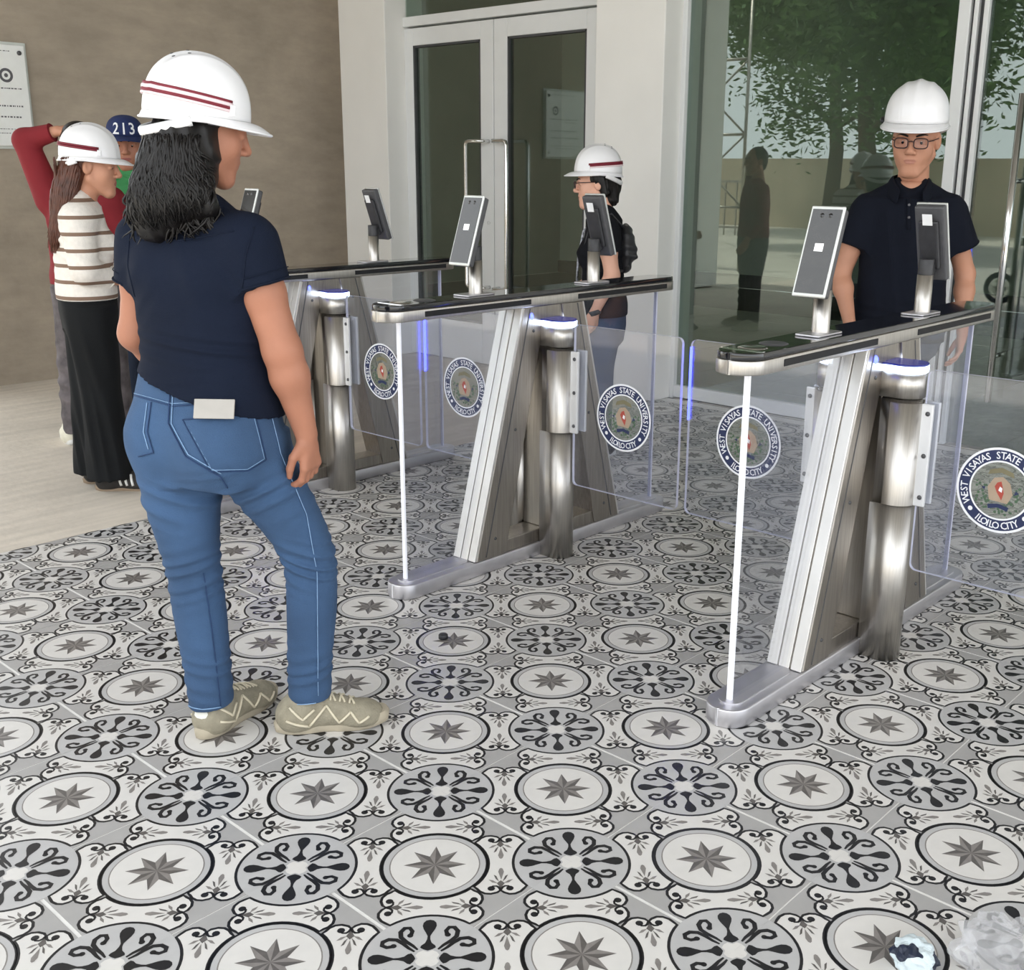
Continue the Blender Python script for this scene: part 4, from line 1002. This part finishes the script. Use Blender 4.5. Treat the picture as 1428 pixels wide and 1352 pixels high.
for i in range(1100):
    a = rr.uniform(0, 1); z0 = rr.uniform(1.40, 1.455); xs = -.232+.125*a; x1 = -.26+.17*a+rr.uniform(-.03, .03); z1 = rr.uniform(1.25, 1.33) if xs < -.12 else rr.uniform(1.28, 1.36)
    ctl = []
    for f in (0, .2, .4, .6, .8, 1.):
        x = xs+(x1-xs)*f+.014*math.sin(f*6.5+xs*25)*f; z = z0+(z1-z0)*f; h_ = bh.ray_cast(Vector((x, -.6, z)), Vector((0, 1, 0)))
        if h_[0] is None: break
        ctl.append(tuple(h_[0]+h_[1]*rr.uniform(-.003, .004)))
    if len(ctl) > 3: ST.append((wave_lock(ctl, rr, .007, 1.6, 14), rr.uniform(.002, .0042)))
for i in range(260):   # loose curled ends
    x = rr.uniform(-.265, -.09); z = rr.uniform(1.295, 1.36); y = -.10+.35*abs(x+.17)**1.3
    ST.append((wave_lock([(x, y, z), (x+rr.uniform(-.02, .02), y-.008, z-.03), (x+rr.uniform(-.035, .03), y+rr.uniform(-.01, .01), z-rr.uniform(.05, .08))], rr, .006, 1.2, 9), rr.uniform(.002, .004)))
hair_mesh(W, hp, ST, HAIRB, .006, .04, warp=folds([((-.17, -.1, 1.36), (.2, .2, .15), (1, 0, .25), .03, .005)]))
helmet(W, Mh((-.136, .005, 1.494), math.radians(-62), math.radians(-6), math.radians(2), .92), band=((REDC, .030, .0028), (PINKC, .023, .004), (REDC, .0155, .003), (PINKC, .009, .0025)))
BEI = mat('taupe_mesh_fabric', srgb(150, 143, 124), .85, var=.15, scale=40, bump=.4, bscale=250); BEIS = mat('cream_sole', srgb(176, 166, 146), .8, var=.1, scale=30); CRM = mat('cream_overlay', srgb(214, 204, 180), .7, var=.06)
MR = T(-.035, -.022, 0) @ RZ(math.radians(-77)); ML = T(-.218, -.068, 0) @ RZ(math.radians(-25))
for M_, n_ in ((MR, 0), (ML, 1)): shoe(W, M_, BEI, BEIS, CRM, CRM, .268, .10, 1.15, heel=mat('white_heel_tab', srgb(232, 230, 220), .6, var=.04) if n_ else None)
# card case in the back pocket
rx_ = Vector((-.29, .93, -.21)).normalized()
pd = Vector(VD).normalized(); hit = bj.ray_cast(Vector((-.116, -.1, .838))-pd*.4, pd); nn = hit[1].normalized(); xa = Vector((0, 0, 1)).cross(nn).normalized(); za = nn.cross(xa)
cdo = MB().box((-.044, -.0025, -.012), (.044, .0025, .034)).build('card_case', mat('pale_grey_card', srgb(176, 172, 166), .6, var=.06), bevel=.002)
cp_ = hit[0]+nn*.017
cdo.matrix_world = T(-.70, .15, 0) @ RZ(PHI) @ Matrix(((xa.x, nn.x, za.x, cp_.x), (xa.y, nn.y, za.y, cp_.y), (xa.z, nn.z, za.z, cp_.z), (0, 0, 0, 1))) @ RY(math.radians(2))
tag(cdo, 'pale grey card case sticking out of a jeans back pocket', 'card case')
# ---------------------------------------------------------------- man in glasses behind the nearest turnstile
NAVY2 = mat('dark_navy_pique', srgb(15, 19, 30), .9, var=.12, scale=5, bump=.25, bscale=500, spec=.2)
SKIN2 = mat('skin_tan', srgb(190, 138, 112), .5, var=.06, scale=12, bump=.06, bscale=160, spec=.35)
LIPS2 = mat('lips_muted', srgb(172, 118, 100), .5, var=.05)
DDEN = mat('dark_denim', srgb(40, 50, 68), .9, var=.15, scale=6, bump=.3, bscale=400)
BSHOE = mat('black_leather', (.02, .02, .022), .4, var=.2, scale=30); BSOLE = mat('black_rubber', (.03, .03, .03), .7, var=.1)
yM = math.radians(180-14); cM = (.062, 0)
cs_, sn_ = math.cos(yM), math.sin(yM)
def BM(a, b, z): return (cM[0]+cs_*a-sn_*b, cM[1]+sn_*a+cs_*b, z)
HMn = Mh((.058, -.03, 1.512), math.radians(180-26), math.radians(-8), math.radians(-2), 1.08)
# his left arm shows on the picture's right
arms = [((-.098, .03, 1.222), (-.185, .02, .985), (-.165, -.10, .80), (.15, -.5, -1), (.8, .3, 0), False, .5), ((.225, -.03, 1.225), (.318, -.0, .99), (.30, -.09, .765), (-.12, -.15, -1), (-.8, .2, 0), True, .55)]
Mn, bd, so, B = figure((-.55, 3.0, 0), 'man in dark navy polo and glasses with white helmet standing behind the nearest turnstile', SKIN2, NAVY2, DDEN, cM, yM, 1.285, .80, .72, (.192, .172, .178), (.12, .115, .122), arms, (.55, .55), (.068, .078), ((-.03, .02), (.15, .05)), None, (.072, .068), .1,
    h=.005, hh=.0028, head=HMn, male=True, lips=LIPS2, sfold=[((-.03, -.1, 1.0), (.07, .3, .3), (1, 0, .15), .09, .004), ((.16, -.1, 1.12), (.08, .3, .15), (1, 0, -.3), .07, .004), ((.06, -.1, .83), (.2, .3, .06), (.2, 0, 1), .05, .004)], names=('polo_shirt', 'jeans'), ssub=[(*cone(BM(0, -.01, 1.43), BM(0, .045, 1.385), .062, .055), .01), (*cone(BM(0, .045, 1.385), BM(0, .125, 1.325), .052, .022), .01), (*cone(BM(0, .08, 1.35), BM(0, .135, 1.27), .036, .008), .006)])
eyes_brows(bd, HMn, HAIRB)
# short hair at the sides, under the helmet
P_ = [(*ell(HMn @ Vector((0, -.018, .035)), (.08, .08, .08)), .02), (*cone(HMn @ Vector((.07, -.01, .02)), HMn @ Vector((.072, -.012, -.0)), .012, .008), .01), (*cone(HMn @ Vector((-.07, -.01, .02)), HMn @ Vector((-.072, -.012, -.0)), .012, .008), .01), (*cone(HMn @ Vector((0, -.085, .02)), HMn @ Vector((0, -.075, -.05)), .035, .03), .02)]
MB().arr(*solid(P_, .005)).build('hair', HAIRB, Mn)
helmet(Mn, Mh((.056, -.018, 1.578), math.radians(180-24), math.radians(-6), math.radians(-2), 1.08), None, True, label='plain white helmet with a black side clip')
GF = mat('brown_black_frame', srgb(52, 26, 24), .3, var=.1); GL = glass('spectacle_lens', (.92, .92, .95), 1.5)
def glasses(parent, M, full=True):
    g = None
    for s in (-1, 1):
        out = []
        for i in range(24):
            a = 2*pi*i/24; ca, sa = math.cos(a), math.sin(a); x = s*.034+.024*abs(ca)**.6*(1 if ca > 0 else -1); z = -.001+.0175*abs(sa)**.6*(1 if sa > 0 else -1); out.append(Vector((x, .112-.25*max(0, abs(x)-.02)**1.2, z)))
        mb = MB(); mb.tube([M @ p for p in out+out[:1]], .0026, 6, cap=False)
        r = mb.build('spectacles' if g is None else 'rim', GF, parent if g is None else g); g = g or r
        MB().add([M @ p for p in out], [tuple(range(24))], 0).build('lens', GL, g)
        MB().tube([M @ Vector(p) for p in ((s*.057, .104, .006), (s*.072, .085, .008), (s*.079, .0, .006), (s*.076, -.025, -.008))], .0022, 6).build('temple', GF, g)
    MB().tube([M @ Vector(p) for p in ((-.011, .112, .004), (0, .116, .007), (.011, .112, .004))], .0024, 6).build('bridge', GF, g)
glasses(Mn, HMn)
# polo collar, placket and buttons, printed chest logo
bsm = bvh(so); VM = (0, 1, -.05)
def on_m(x, z, off=.003):
    h_ = bsm.ray_cast(Vector((x, -.6, z)), Vector((0, 1, 0))); return h_[0]+h_[1]*off if h_[0] else Vector((x, -.14, z))
for s in (-1, 1):
    pts = [BM(s*.02, -.07, 1.36), BM(s*.062, -.045, 1.36), BM(s*.078, .0, 1.352), BM(s*.07, .05, 1.332), BM(s*.04, .10, 1.295)]
    V = []
    for i, p in enumerate(pts):
        p = Vector(p); o_ = (p-Vector((cM[0], cM[1], p.z))).normalized(); V += [p-o_*.010+Vector((0, 0, .016)), p+o_*.004+Vector((0, 0, .012)), p+o_*.012+Vector((0, 0, -.010)), p+o_*.022+Vector((0, 0, -.030-.012*(i/4)))]
    F_ = [(i*4+k, (i+1)*4+k, (i+1)*4+k+1, i*4+k+1) for i in range(4) for k in range(3)]
    MB().add(V, F_, 0, True).build('collar', NAVY2, so, solid=.005, sub=1)
MB().tube([on_m(.032, 1.285), on_m(.034, 1.24), on_m(.036, 1.17)], .009, 6, flat=.35, upv=(0, -1, 0)).build('placket', NAVY2, so)
for z in (1.262, 1.215): 
    p = on_m(.034, z, .007); MB().lathe([(0, .002), (.005, .0015), (.0055, 0)], 12, M=T(*p) @ RX(pi/2)).build('button', mat('grey_button', (.12, .12, .13), .3, var=.1), so)
mb = MB(); 
for k, (dx, dz, w_, h_2) in enumerate(((0, 0, .052, .008), (0, -.014, .05, .006))):
    x0 = .062
    V = [on_m(x0+dx+a, 1.232+dz+b, .0035) for a, b in ((0, 0), (w_, 0), (w_, h_2), (0, h_2))]; mb.add(V, [(0, 1, 2, 3)])
mb.build('chest_logo', mat('pale_blue_print', srgb(170, 190, 225), .7, var=.1), so)['kind'] = 'stuff'
for ax, ay, yw_ in ((-.03, .02, 200), (.15, .05, 160)): shoe(Mn, T(ax+math.sin(math.radians(yw_))*-.05*-1, ay+.05, 0) @ RZ(math.radians(yw_)), BSHOE, BSOLE, None, BSHOE, .275, .1)

# ---------------------------------------------------------------- person in profile beside the middle turnstile
BLK = mat('black_polo_cloth', srgb(20, 21, 26), .9, var=.15, scale=5, bump=.25, bscale=500, spec=.2)
MDEN = mat('mid_denim', srgb(62, 78, 106), .9, var=.18, scale=6, bump=.3, bscale=400)
SKIN3 = mat('skin_light', srgb(222, 172, 148), .5, var=.05, scale=12, spec=.35)
dl = Vector((CAM.x, CAM.y, 0))+Vector((-.6700, .7424, 0))*5.5+Vector((.7424, .67, 0))*.255
yD = math.radians(84); cD = (0, 0)
HD = Mh((-.042, 0, 1.325), math.radians(88), math.radians(-4), 0, .93)
arms = [((.0, -.145, 1.11), (.035, -.165, .905), (-.045, -.18, .73), (-.55, -.1, -1), (0, 1, 0), True, .9), ((-.0, .145, 1.11), (.03, .16, .91), (-.13, .15, .80), (-1, 0, -.2), (0, -1, 0), False, .7)]
Dn, bd, so, B = figure(tuple(dl), 'person in black polo and jeans with white helmet, in profile behind the middle turnstile', SKIN3, BLK, MDEN, cD, yD, 1.145, .70, .755, (.165, .14, .165), (.105, .1, .12), arms, (.5, .5), (.07, .066), ((.0, -.07), (.0, .08)), None, (.06, .055), .09,
    h=.006, hh=.0035, head=HD, sfold=[((0, -.1, .95), (.2, .3, .1), (.3, 0, 1), .06, .005)], names=('polo_shirt', 'jeans'), bust=.06, ars=.92)
eyes_brows(bd, HD, HAIRB); glasses(Dn, HD)
P_ = [(*ell(HD @ Vector((0, -.02, .03)), (.076, .078, .078)), .02), (*cone(HD @ Vector((0, -.085, .0)), HD @ Vector((0, -.075, -.085)), .045, .035), .03), (*cone(HD @ Vector((.06, -.02, .02)), HD @ Vector((.062, -.045, -.05)), .022, .02), .02), (*cone(HD @ Vector((-.06, -.02, .02)), HD @ Vector((-.062, -.045, -.05)), .022, .02), .02)]
MB().arr(*solid(P_, .005, warp=folds([((0, 0, 1.25), .3, (1, .3, .2), .02, .003)]))).build('hair', HAIRB, Dn)
helmet(Dn, Mh((-.036, 0, 1.374), math.radians(92), math.radians(2), 0, .9), band=((REDC, .030, .0035), (REDC, .022, .0035), (PINKC, .0135, .003)), label='white helmet with a maroon cord')
bag = MB().arr(*solid([(*ell((.105, 0, 1.02), (.045, .10, .12)), .03), (*cone((.125, -.05, 1.05), (.138, -.05, .99), .024), .02)], .006, warp=folds([((.16, 0, 1.), .15, (0, .3, 1), .05, .006)]))).build('backpack', BLACKP, Dn)
for s in (-1, 1): MB().tube([(.09, s*.085, 1.12), (.03, s*.095, 1.185), (-.07, s*.09, 1.13), (-.105, s*.09, 1.0), (-.03, s*.12, .92), (.09, s*.1, .92)], .011, 6, flat=.5, upv=(0, 0, 1)).build('shoulder_strap', BLACKP, bag)
MB().tube([(-.035, -.055, 1.17), (-.1, -.03, 1.1), (-.122, -.01, .98), (-.128, .0, .86)], .006, 6).build('lanyard', mat('patterned_lanyard', (.35, .36, .4), .7, var=.9, scale=60), Dn)
for ay in (-.07, .08): shoe(Dn, T(.07, ay, 0) @ RZ(math.radians(86)), BSHOE, mat('white_rubber', srgb(220, 220, 216), .6, var=.05), None, None, .245, .09)
p = Vector((-.045, -.18, .73)); MB().lathe([(.027, -.012), (.03, -.01), (.03, .01), (.027, .012)], 16, M=T(*p) @ RY(-.3)).build('wristwatch', BLACKP, Dn)

# ---------------------------------------------------------------- woman in the striped sweater
STR = zstripes('striped_knit', srgb(232, 226, 218), srgb(128, 104, 88), .066, .015, .012)
BPANT = mat('black_crepe', srgb(20, 22, 24), .85, var=.12, scale=4, bump=.15, bscale=300, spec=.25)
HBR = mat('brown_hair', srgb(84, 48, 34), .4, var=.4, scale=30)
HS = Mh((-.012, .0, 1.385), math.radians(-80), math.radians(-5), 0, .97)
yS = math.radians(-62); cS = (-.09, 0)
arms = [((-.05, -.13, 1.17), (-.02, -.165, .97), (.06, -.03, .92), (.9, .6, .1), (0, 0, 1), False, .5), ((-.13, .13, 1.17), (-.16, .16, .96), (.04, .2, .95), (1, 0, .1), (0, 0, 1), True, .5)]
Sn, bd, so, B = figure((-3.1, .95, 0), 'woman in striped sweater and wide black trousers with white helmet, on the concrete floor', SKIN2, STR, BPANT, cS, yS, 1.215, .84, .875, (.155, .145, .15), (.115, .115, .118), arms, (1.75, 1.75), (.07, .066), ((-.148, .05), (-.045, -.05)), ((-.125, .03), (-.06, -.03)), (.082, .092), .1,
    h=.006, hh=.0035, head=HS, names=('striped_sweater', 'wide_trousers'), sfold=[((-.09, -.1, 1.05), (.2, .3, .1), (.6, 0, 1), .06, .005)], pfold=[((-.05, -.1, .25), (.2, .3, .2), (1, 0, .12), .055, .008), ((-.06, -.1, .55), (.2, .3, .2), (1, 0, .1), .08, .005)], bust=.07, pant_hem=.062, ars=.92)
eyes_brows(bd, HS, HBR)
hp = [(*ell(HS @ Vector((0, -.025, .03)), (.075, .075, .075)), .03), (*cone(HS @ Vector((.035, -.06, .03)), (-.115, -.055, 1.27), .055, .05), .03), (*cone((-.115, -.06, 1.27), (-.15, -.09, 1.06), .05, .03), .03), (*cone(HS @ Vector((-.03, -.06, 0)), (-.13, .03, 1.24), .05, .045), .03)]
vh = Vol(*bounds(hp, .06), .008)
for p in hp: vh.op(p[:3], p[3])
PH, FH = vh.mesh(); bh = BVHTree.FromPolygons([Vector(q) for q in PH.tolist()], [tuple(f) for f in FH.tolist()]); rr = random.Random(9); ST = []
for i in range(350):
    xs = rr.uniform(-.13, -.03); z0 = rr.uniform(1.36, 1.42); x1 = -.15+rr.uniform(-.035, .03); z1 = rr.uniform(1.03, 1.12); ctl = []
    for f in (0, .2, .4, .6, .8, 1.):
        x = xs+(x1-xs)*f; z = z0+(z1-z0)*f; h_ = bh.ray_cast(Vector((x, -.6, z)), Vector((0, 1, 0)))
        ctl.append(tuple(h_[0]+h_[1]*rr.uniform(-.002, .004)) if h_[0] else (x, -.1, z))
    ST.append((wave_lock(ctl, rr, .006, 1.0, 10), rr.uniform(.003, .0055)))
hair_mesh(Sn, hp, ST, HBR)
helmet(Sn, Mh((-.018, .0, 1.418), math.radians(-80), math.radians(-2), 0, .95), band=((REDC, .030, .0035), (REDC, .021, .0035)), label='white helmet with two maroon cords')
for (ax, ay), yw_ in zip(((-.155, .055), (-.055, -.055)), (-74, -84)): shoe(Sn, T(ax-.05, ay, 0) @ RZ(math.radians(yw_)), mat('black_suede', (.025, .022, .02), .8, var=.2), mat('gum_sole', srgb(150, 132, 112), .7, var=.1), None, None, .25, .09, stripes=mat('white_stripe_leather', srgb(236, 236, 232), .5, var=.03))

# ---------------------------------------------------------------- person in the maroon long sleeves, hand behind the head
MAR = mat('maroon_jersey', srgb(126, 26, 36), .85, var=.12, scale=6, bump=.2, bscale=400)
GPANT = mat('grey_print_cloth', srgb(98, 92, 94), .9, var=.5, scale=14, bump=.2)
HR = Mh((.20, .02, 1.47), math.radians(-15), 0, 0, .97); cR = (.175, 0)
arms = [((.03, -.01, 1.225), (-.055, -.02, 1.50), (.11, -.03, 1.545), (1, .1, 0), (.0, .5, -.8), True, .6), ((.325, -.0, 1.22), (.36, .0, .98), (.34, .1, .80), (0, .6, -1), (-1, 0, 0), False, .5)]
Rn, bd, so, B = figure((-4.08, 1.16, 0), 'person in maroon long sleeves with one elbow raised, behind the striped sweater', SKIN2, MAR, GPANT, cR, math.radians(-8), 1.255, .82, .84, (.185, .172, .182), (.12, .115, .12), arms, (1.85, 1.85), (.07, .066), ((.035, .0), (.27, .0)), None, (.068, .062), .095,
    h=.007, hh=.004, head=HR, male=True, names=('long_sleeved_shirt', 'trousers'), sfold=[((.1, -.1, 1.05), (.2, .3, .15), (1, 0, .5), .07, .006)], pfold=[((.03, 0, .3), (.1, .3, .2), (.3, 0, 1), .09, .008)])
P_ = [(*ell(HR @ Vector((0, -.02, .04)), (.083, .09, .085)), .02), (*cone(HR @ Vector((0, -.08, .0)), HR @ Vector((0, -.07, -.05)), .04, .035), .02)]
MB().arr(*solid(P_, .006)).build('hair', HAIRB, Rn); eyes_brows(bd, HR, HAIRB)
for ax, yw_ in ((.03, 28), (.27, -20)): shoe(Rn, T(ax, -.055, 0) @ RZ(math.radians(yw_)), mat('cream_canvas', srgb(222, 218, 200), .8, var=.06), MATS['white_rubber'], None, MATS['cream_canvas'], .26, .095)

# ---------------------------------------------------------------- person with the numbered navy cap, green top
GRN = mat('green_jersey', srgb(62, 140, 84), .85, var=.1, scale=6)
gl = Vector((CAM.x, CAM.y, 0))+Vector((-.6700, .7424, 0))*6.3+Vector((.7424, .67, 0))*-2.32
HG = Mh((0, 0, 1.50), math.radians(180+18), math.radians(-6), 0, 1.06)
arms = [((-.17, 0, 1.2), (-.2, .03, .96), (-.13, -.12, .84), (.5, -1, 0), (1, 0, 0), False, .5), ((.17, 0, 1.2), (.2, .03, .96), (.13, -.12, .84), (-.5, -1, 0), (-1, 0, 0), True, .5)]
Gn, bd, so, B = figure(tuple(gl), 'person in green top and navy cap numbered 213, half hidden by the foreground woman', SKIN1, GRN, DDEN, (0, 0), math.radians(180+10), 1.285, .82, .78, (.185, .165, .175), (.118, .11, .118), arms, (.6, .6), (.07, .068), ((-.09, 0), (.09, 0)), None, (.066, .06), .095,
    h=.008, hh=.004, head=HG, male=True, names=('shirt', 'trousers'))
eyes_brows(bd, HG, HAIRB)
MB().arr(*solid([(*cone((-.06, -.01, 1.34), (.06, -.01, 1.34), .06, .06), .03), (*ell((-.09, -.02, 1.30), (.07, .07, .06)), .03), (*ell((.08, -.02, 1.30), (.07, .07, .06)), .03)], .006, warp=folds([((0, -.05, 1.33), .15, (.3, 0, 1), .03, .005)]))).build('neck_cloth', GRN, Gn)
MB().arr(*solid([(*ell(HG @ Vector((0, -.02, .03)), (.079, .08, .075)), .02)], .006)).build('hair', HAIRB, Gn)
CAPN = mat('navy_cotton', srgb(32, 46, 92), .85, var=.1, scale=20)
MC = HG @ T(0, 0, .045)
def capd(u, v):
    th = 2*pi*u; t = v*pi/2; return (.091*math.sin(th)*math.sin(t)**.85, .106*math.cos(th)*math.sin(t)**.85-.006, .098*math.cos(t)**.75)
mb = MB(); mb.grid(capd, 48, 16, wrapu=True); cap = mb.build('cap', CAPN, Gn, M=MC, solid=.003)
cap['label'] = 'navy cap with white number 213'
def bill(u, v):
    a = math.radians(-62+124*u); return (.088*math.sin(a)*(1+.04*v), .1*math.cos(a)-.004+.07*v*max(0, math.cos(a*1.35))**.7, .002-.014*v-.03*(math.sin(a)**2)*v*.8)
mb = MB(); mb.grid(bill, 24, 6); mb.build('bill', CAPN, cap, solid=.004)
mb = MB()
for i, ch in enumerate('213'):
    v, f, x0, x1 = glyph(ch); k = .052/.7; cx = (x0+x1)/2; a0 = math.radians((1-i)*-24)
    V = []
    for q in v:
        th = -((1-i)*math.radians(25))*-1+(-(q[0]-cx)*k/.1)*1.; th = math.radians((i-1)*-25)-(q[0]-cx)*k/.098
        z = .012+q[1]*k; t = math.acos(min(1, (z/.098)**(1/.75))); p = Vector(capd((th % (2*pi))/(2*pi), t/(pi/2))); V.append(p*1.045+Vector((0, .001, 0)))
    mb.add(V, f)
mb.build('cap_number', mat('white_embroidery', srgb(238, 240, 244), .7, var=.03), cap)
for ax in (-.09, .09): shoe(Gn, T(ax, .05, 0) @ RZ(pi), BSHOE, BSOLE, None, None, .26, .095)

# ================================================================ litter on the floor
rr = np.random.default_rng(4)
def crumple(c, r, seed, squash=.55, n=26, amp=.45, jag=1.):
    g = np.random.default_rng(seed); K = g.normal(size=(22, 3)); K /= np.linalg.norm(K, axis=1)[:, None]; A = g.uniform(-1, 1, 22); Fq = g.uniform(2, 7, 22); mb = MB()
    def fn(u, v):
        th = 2*pi*u; ph = pi*min(max(v, .001), .999); d = np.array([math.cos(th)*math.sin(ph), math.sin(th)*math.sin(ph), math.cos(ph)])
        q = 1+amp*float(np.sum(A*np.abs(np.sin(Fq*(K@d)*jag)))/6-.0); q = max(.35, q); p = d*r*q; return (c[0]+p[0], c[1]+p[1], max(.002, c[2]+p[2]*squash))
    mb.grid(fn, n*2, n, smooth=False, wrapu=True); return mb
pb = crumple((0, 0, .03), .078, 3, .62, 30, .8, 1.5).build('plastic_bag', glass('thin_white_plastic', (.93, .93, .94), 1.5, .2, milk=.25, milkcol=(.85, .85, .86))); pb.location = (.99, .49, 0)
tag(pb, 'crumpled translucent plastic bag at the bottom right corner of the floor', 'plastic bag')
wm = mat('printed_wrapper', srgb(205, 216, 220), .4, var=.05)
n_ = wm.node_tree.nodes; L_ = wm.node_tree.links; vo = n_.new('ShaderNodeTexNoise'); vo.inputs['Scale'].default_value = 16; tc = n_.new('ShaderNodeTexCoord'); L_.new(tc.outputs['Object'], vo.inputs['Vector'])
cr = n_.new('ShaderNodeValToRGB'); cr.color_ramp.interpolation = 'CONSTANT'; cr.color_ramp.elements[0].color = (*srgb(34, 42, 62), 1); cr.color_ramp.elements[1].position = .46; cr.color_ramp.elements[1].color = (*srgb(206, 218, 222), 1)
L_.new(vo.outputs['Fac'], cr.inputs[0]); L_.new(cr.outputs[0], n_['Principled BSDF'].inputs['Base Color'])
wr_ = crumple((0, 0, .02), .042, 8, .75, 18, .6, 1.2).build('snack_wrapper', wm); wr_.location = (.862, .385, 0)
tag(wr_, 'crumpled blue and white wrapper beside the plastic bag', 'wrapper')
bc = MB().lathe([(0, .014), (.012, .014), (.0145, .011), (.0145, 0), (.012, 0)], 20).build('bottle_cap', BLACKP); bc.location = (-.836, .791, .001); tag(bc, 'small black cap lying on a star tile', 'bottle cap')
# ================================================================ street side, behind the photographer, mirrored in the glass
o = MB().box((-40, -60, -.12), (40, -3.2, -.02)).build('ground_forecourt', mat('sunlit_concrete', srgb(190, 184, 172), .85, var=.1, scale=.6, bump=.1)); tag(o, kind='structure')
o = MB().box((6, -3.2, -.12), (40, 4.3, -.02)).build('ground_side', MATS['sunlit_concrete']); tag(o, kind='structure')
o = MB().box((-40, -3.2, -.12), (-6.1, 12, -.02)).build('ground_left', MATS['sunlit_concrete']); tag(o, kind='structure')
o = MB().box((-40, -16.2, -.05), (40, -16, 1.7)).build('wall_boundary', mat('boundary_wall_paint', srgb(196, 182, 160), .85, var=.1, scale=1)); tag(o, 'tan boundary wall mirrored in the glass', kind='structure')
def tree(name, loc, h, rad, n, label, seed):
    rr = random.Random(seed); t = empty(name, loc); tag(t, label, 'tree', 'street trees')
    bark = mat('bark', srgb(86, 72, 58), .9, var=.25, scale=12, bump=.5, bscale=30)
    mb = MB(); mb.tube([(0, 0, 0), (.1, 0, h*.25), (-.05, .1, h*.5), (.05, 0, h*.8)], [.2, .16, .12, .05], 10); tips = []
    for k in range(14):
        a = rr.uniform(0, 2*pi); z0 = h*rr.uniform(.3, .75); L = rad*rr.uniform(.6, 1.); e = (L*math.cos(a), L*math.sin(a), z0+rr.uniform(.2, 1.2))
        mb.tube([(0, 0, z0), (e[0]*.5, e[1]*.5, z0+.5), e], [.07, .05, .015], 6); tips += [(e[0]*f, e[1]*f, z0+(e[2]-z0)*f) for f in (.6, .8, 1.)]
    mb.build('trunk', bark, t)
    mb = MB()
    for k in range(n):
        c = rr.choice(tips); p = Vector((c[0]+rr.gauss(0, .5), c[1]+rr.gauss(0, .5), c[2]+rr.gauss(.15, .45)))
        u = Vector((rr.gauss(0, 1), rr.gauss(0, 1), rr.gauss(0, .6))).normalized(); v = u.orthogonal().normalized(); l = rr.uniform(.05, .12)
        mb.add([p-u*l, p+v*l*.4, p+u*l, p-v*l*.4], [(0, 1, 2, 3)], 0)
    o = mb.build('foliage', mat('leaf_green', srgb(74, 104, 52), .6, var=.4, scale=2), t); o['kind'] = 'stuff'
tree('street_tree', (-8.2, -9.0, -.02), 6.5, 2.6, 26000, 'broad leafy street tree mirrored in the tall window', 1)
tree('street_tree', (-11.5, -14.0, -.02), 7.5, 3.0, 16000, 'leafy tree mirrored low behind the broad street tree', 2)
tree('street_tree', (-17.5, -7.0, -.02), 6.5, 2.8, 12000, 'leafy tree mirrored in the panes of the double door', 3)
# porch column and scaffold frame that the window mirrors
o = MB().box((-6.95, -1.85, 0), (-6.4, -1.35, 4.)).build('wall_porch_column', WHITEPAINT, bevel=.01); tag(o, kind='structure')
sc_ = empty('scaffold', (-8.6, -3.9, -.02)); tag(sc_, 'steel scaffold frame with cross braces mirrored in the window', 'scaffold')
for x in (0, 1.2):
    for y in (0, .9): MB().tube([(x, y, 0), (x, y, 3.8)], .024, 8).build('upright', STEELD, sc_)
for z in (.9, 1.9, 2.9, 3.7):
    for y in (0, .9): MB().tube([(0, y, z), (1.2, y, z)], .02, 8).build('ledger', STEELD, sc_)
for z in (.9, 1.9):
    for y in (0,): 
        MB().tube([(0, y, z), (1.2, y, z+1)], .016, 6).build('brace', STEELD, sc_); MB().tube([(1.2, y, z), (0, y, z+1)], .016, 6).build('brace', STEELD, sc_)
fence = empty('railing', (-24, -11.8, -.02)); tag(fence, 'grey bar railing mirrored in the double door', 'railing')
MB().box((0, -.02, 1.15), (12, .02, 1.2)).box((0, -.02, .15), (12, .02, .2)).build('rail', STEELD, fence)
for k in range(41): MB().box((k*.3-.012, -.012, 0), (k*.3+.012, .012, 1.15)).build('bar', STEELD, fence)
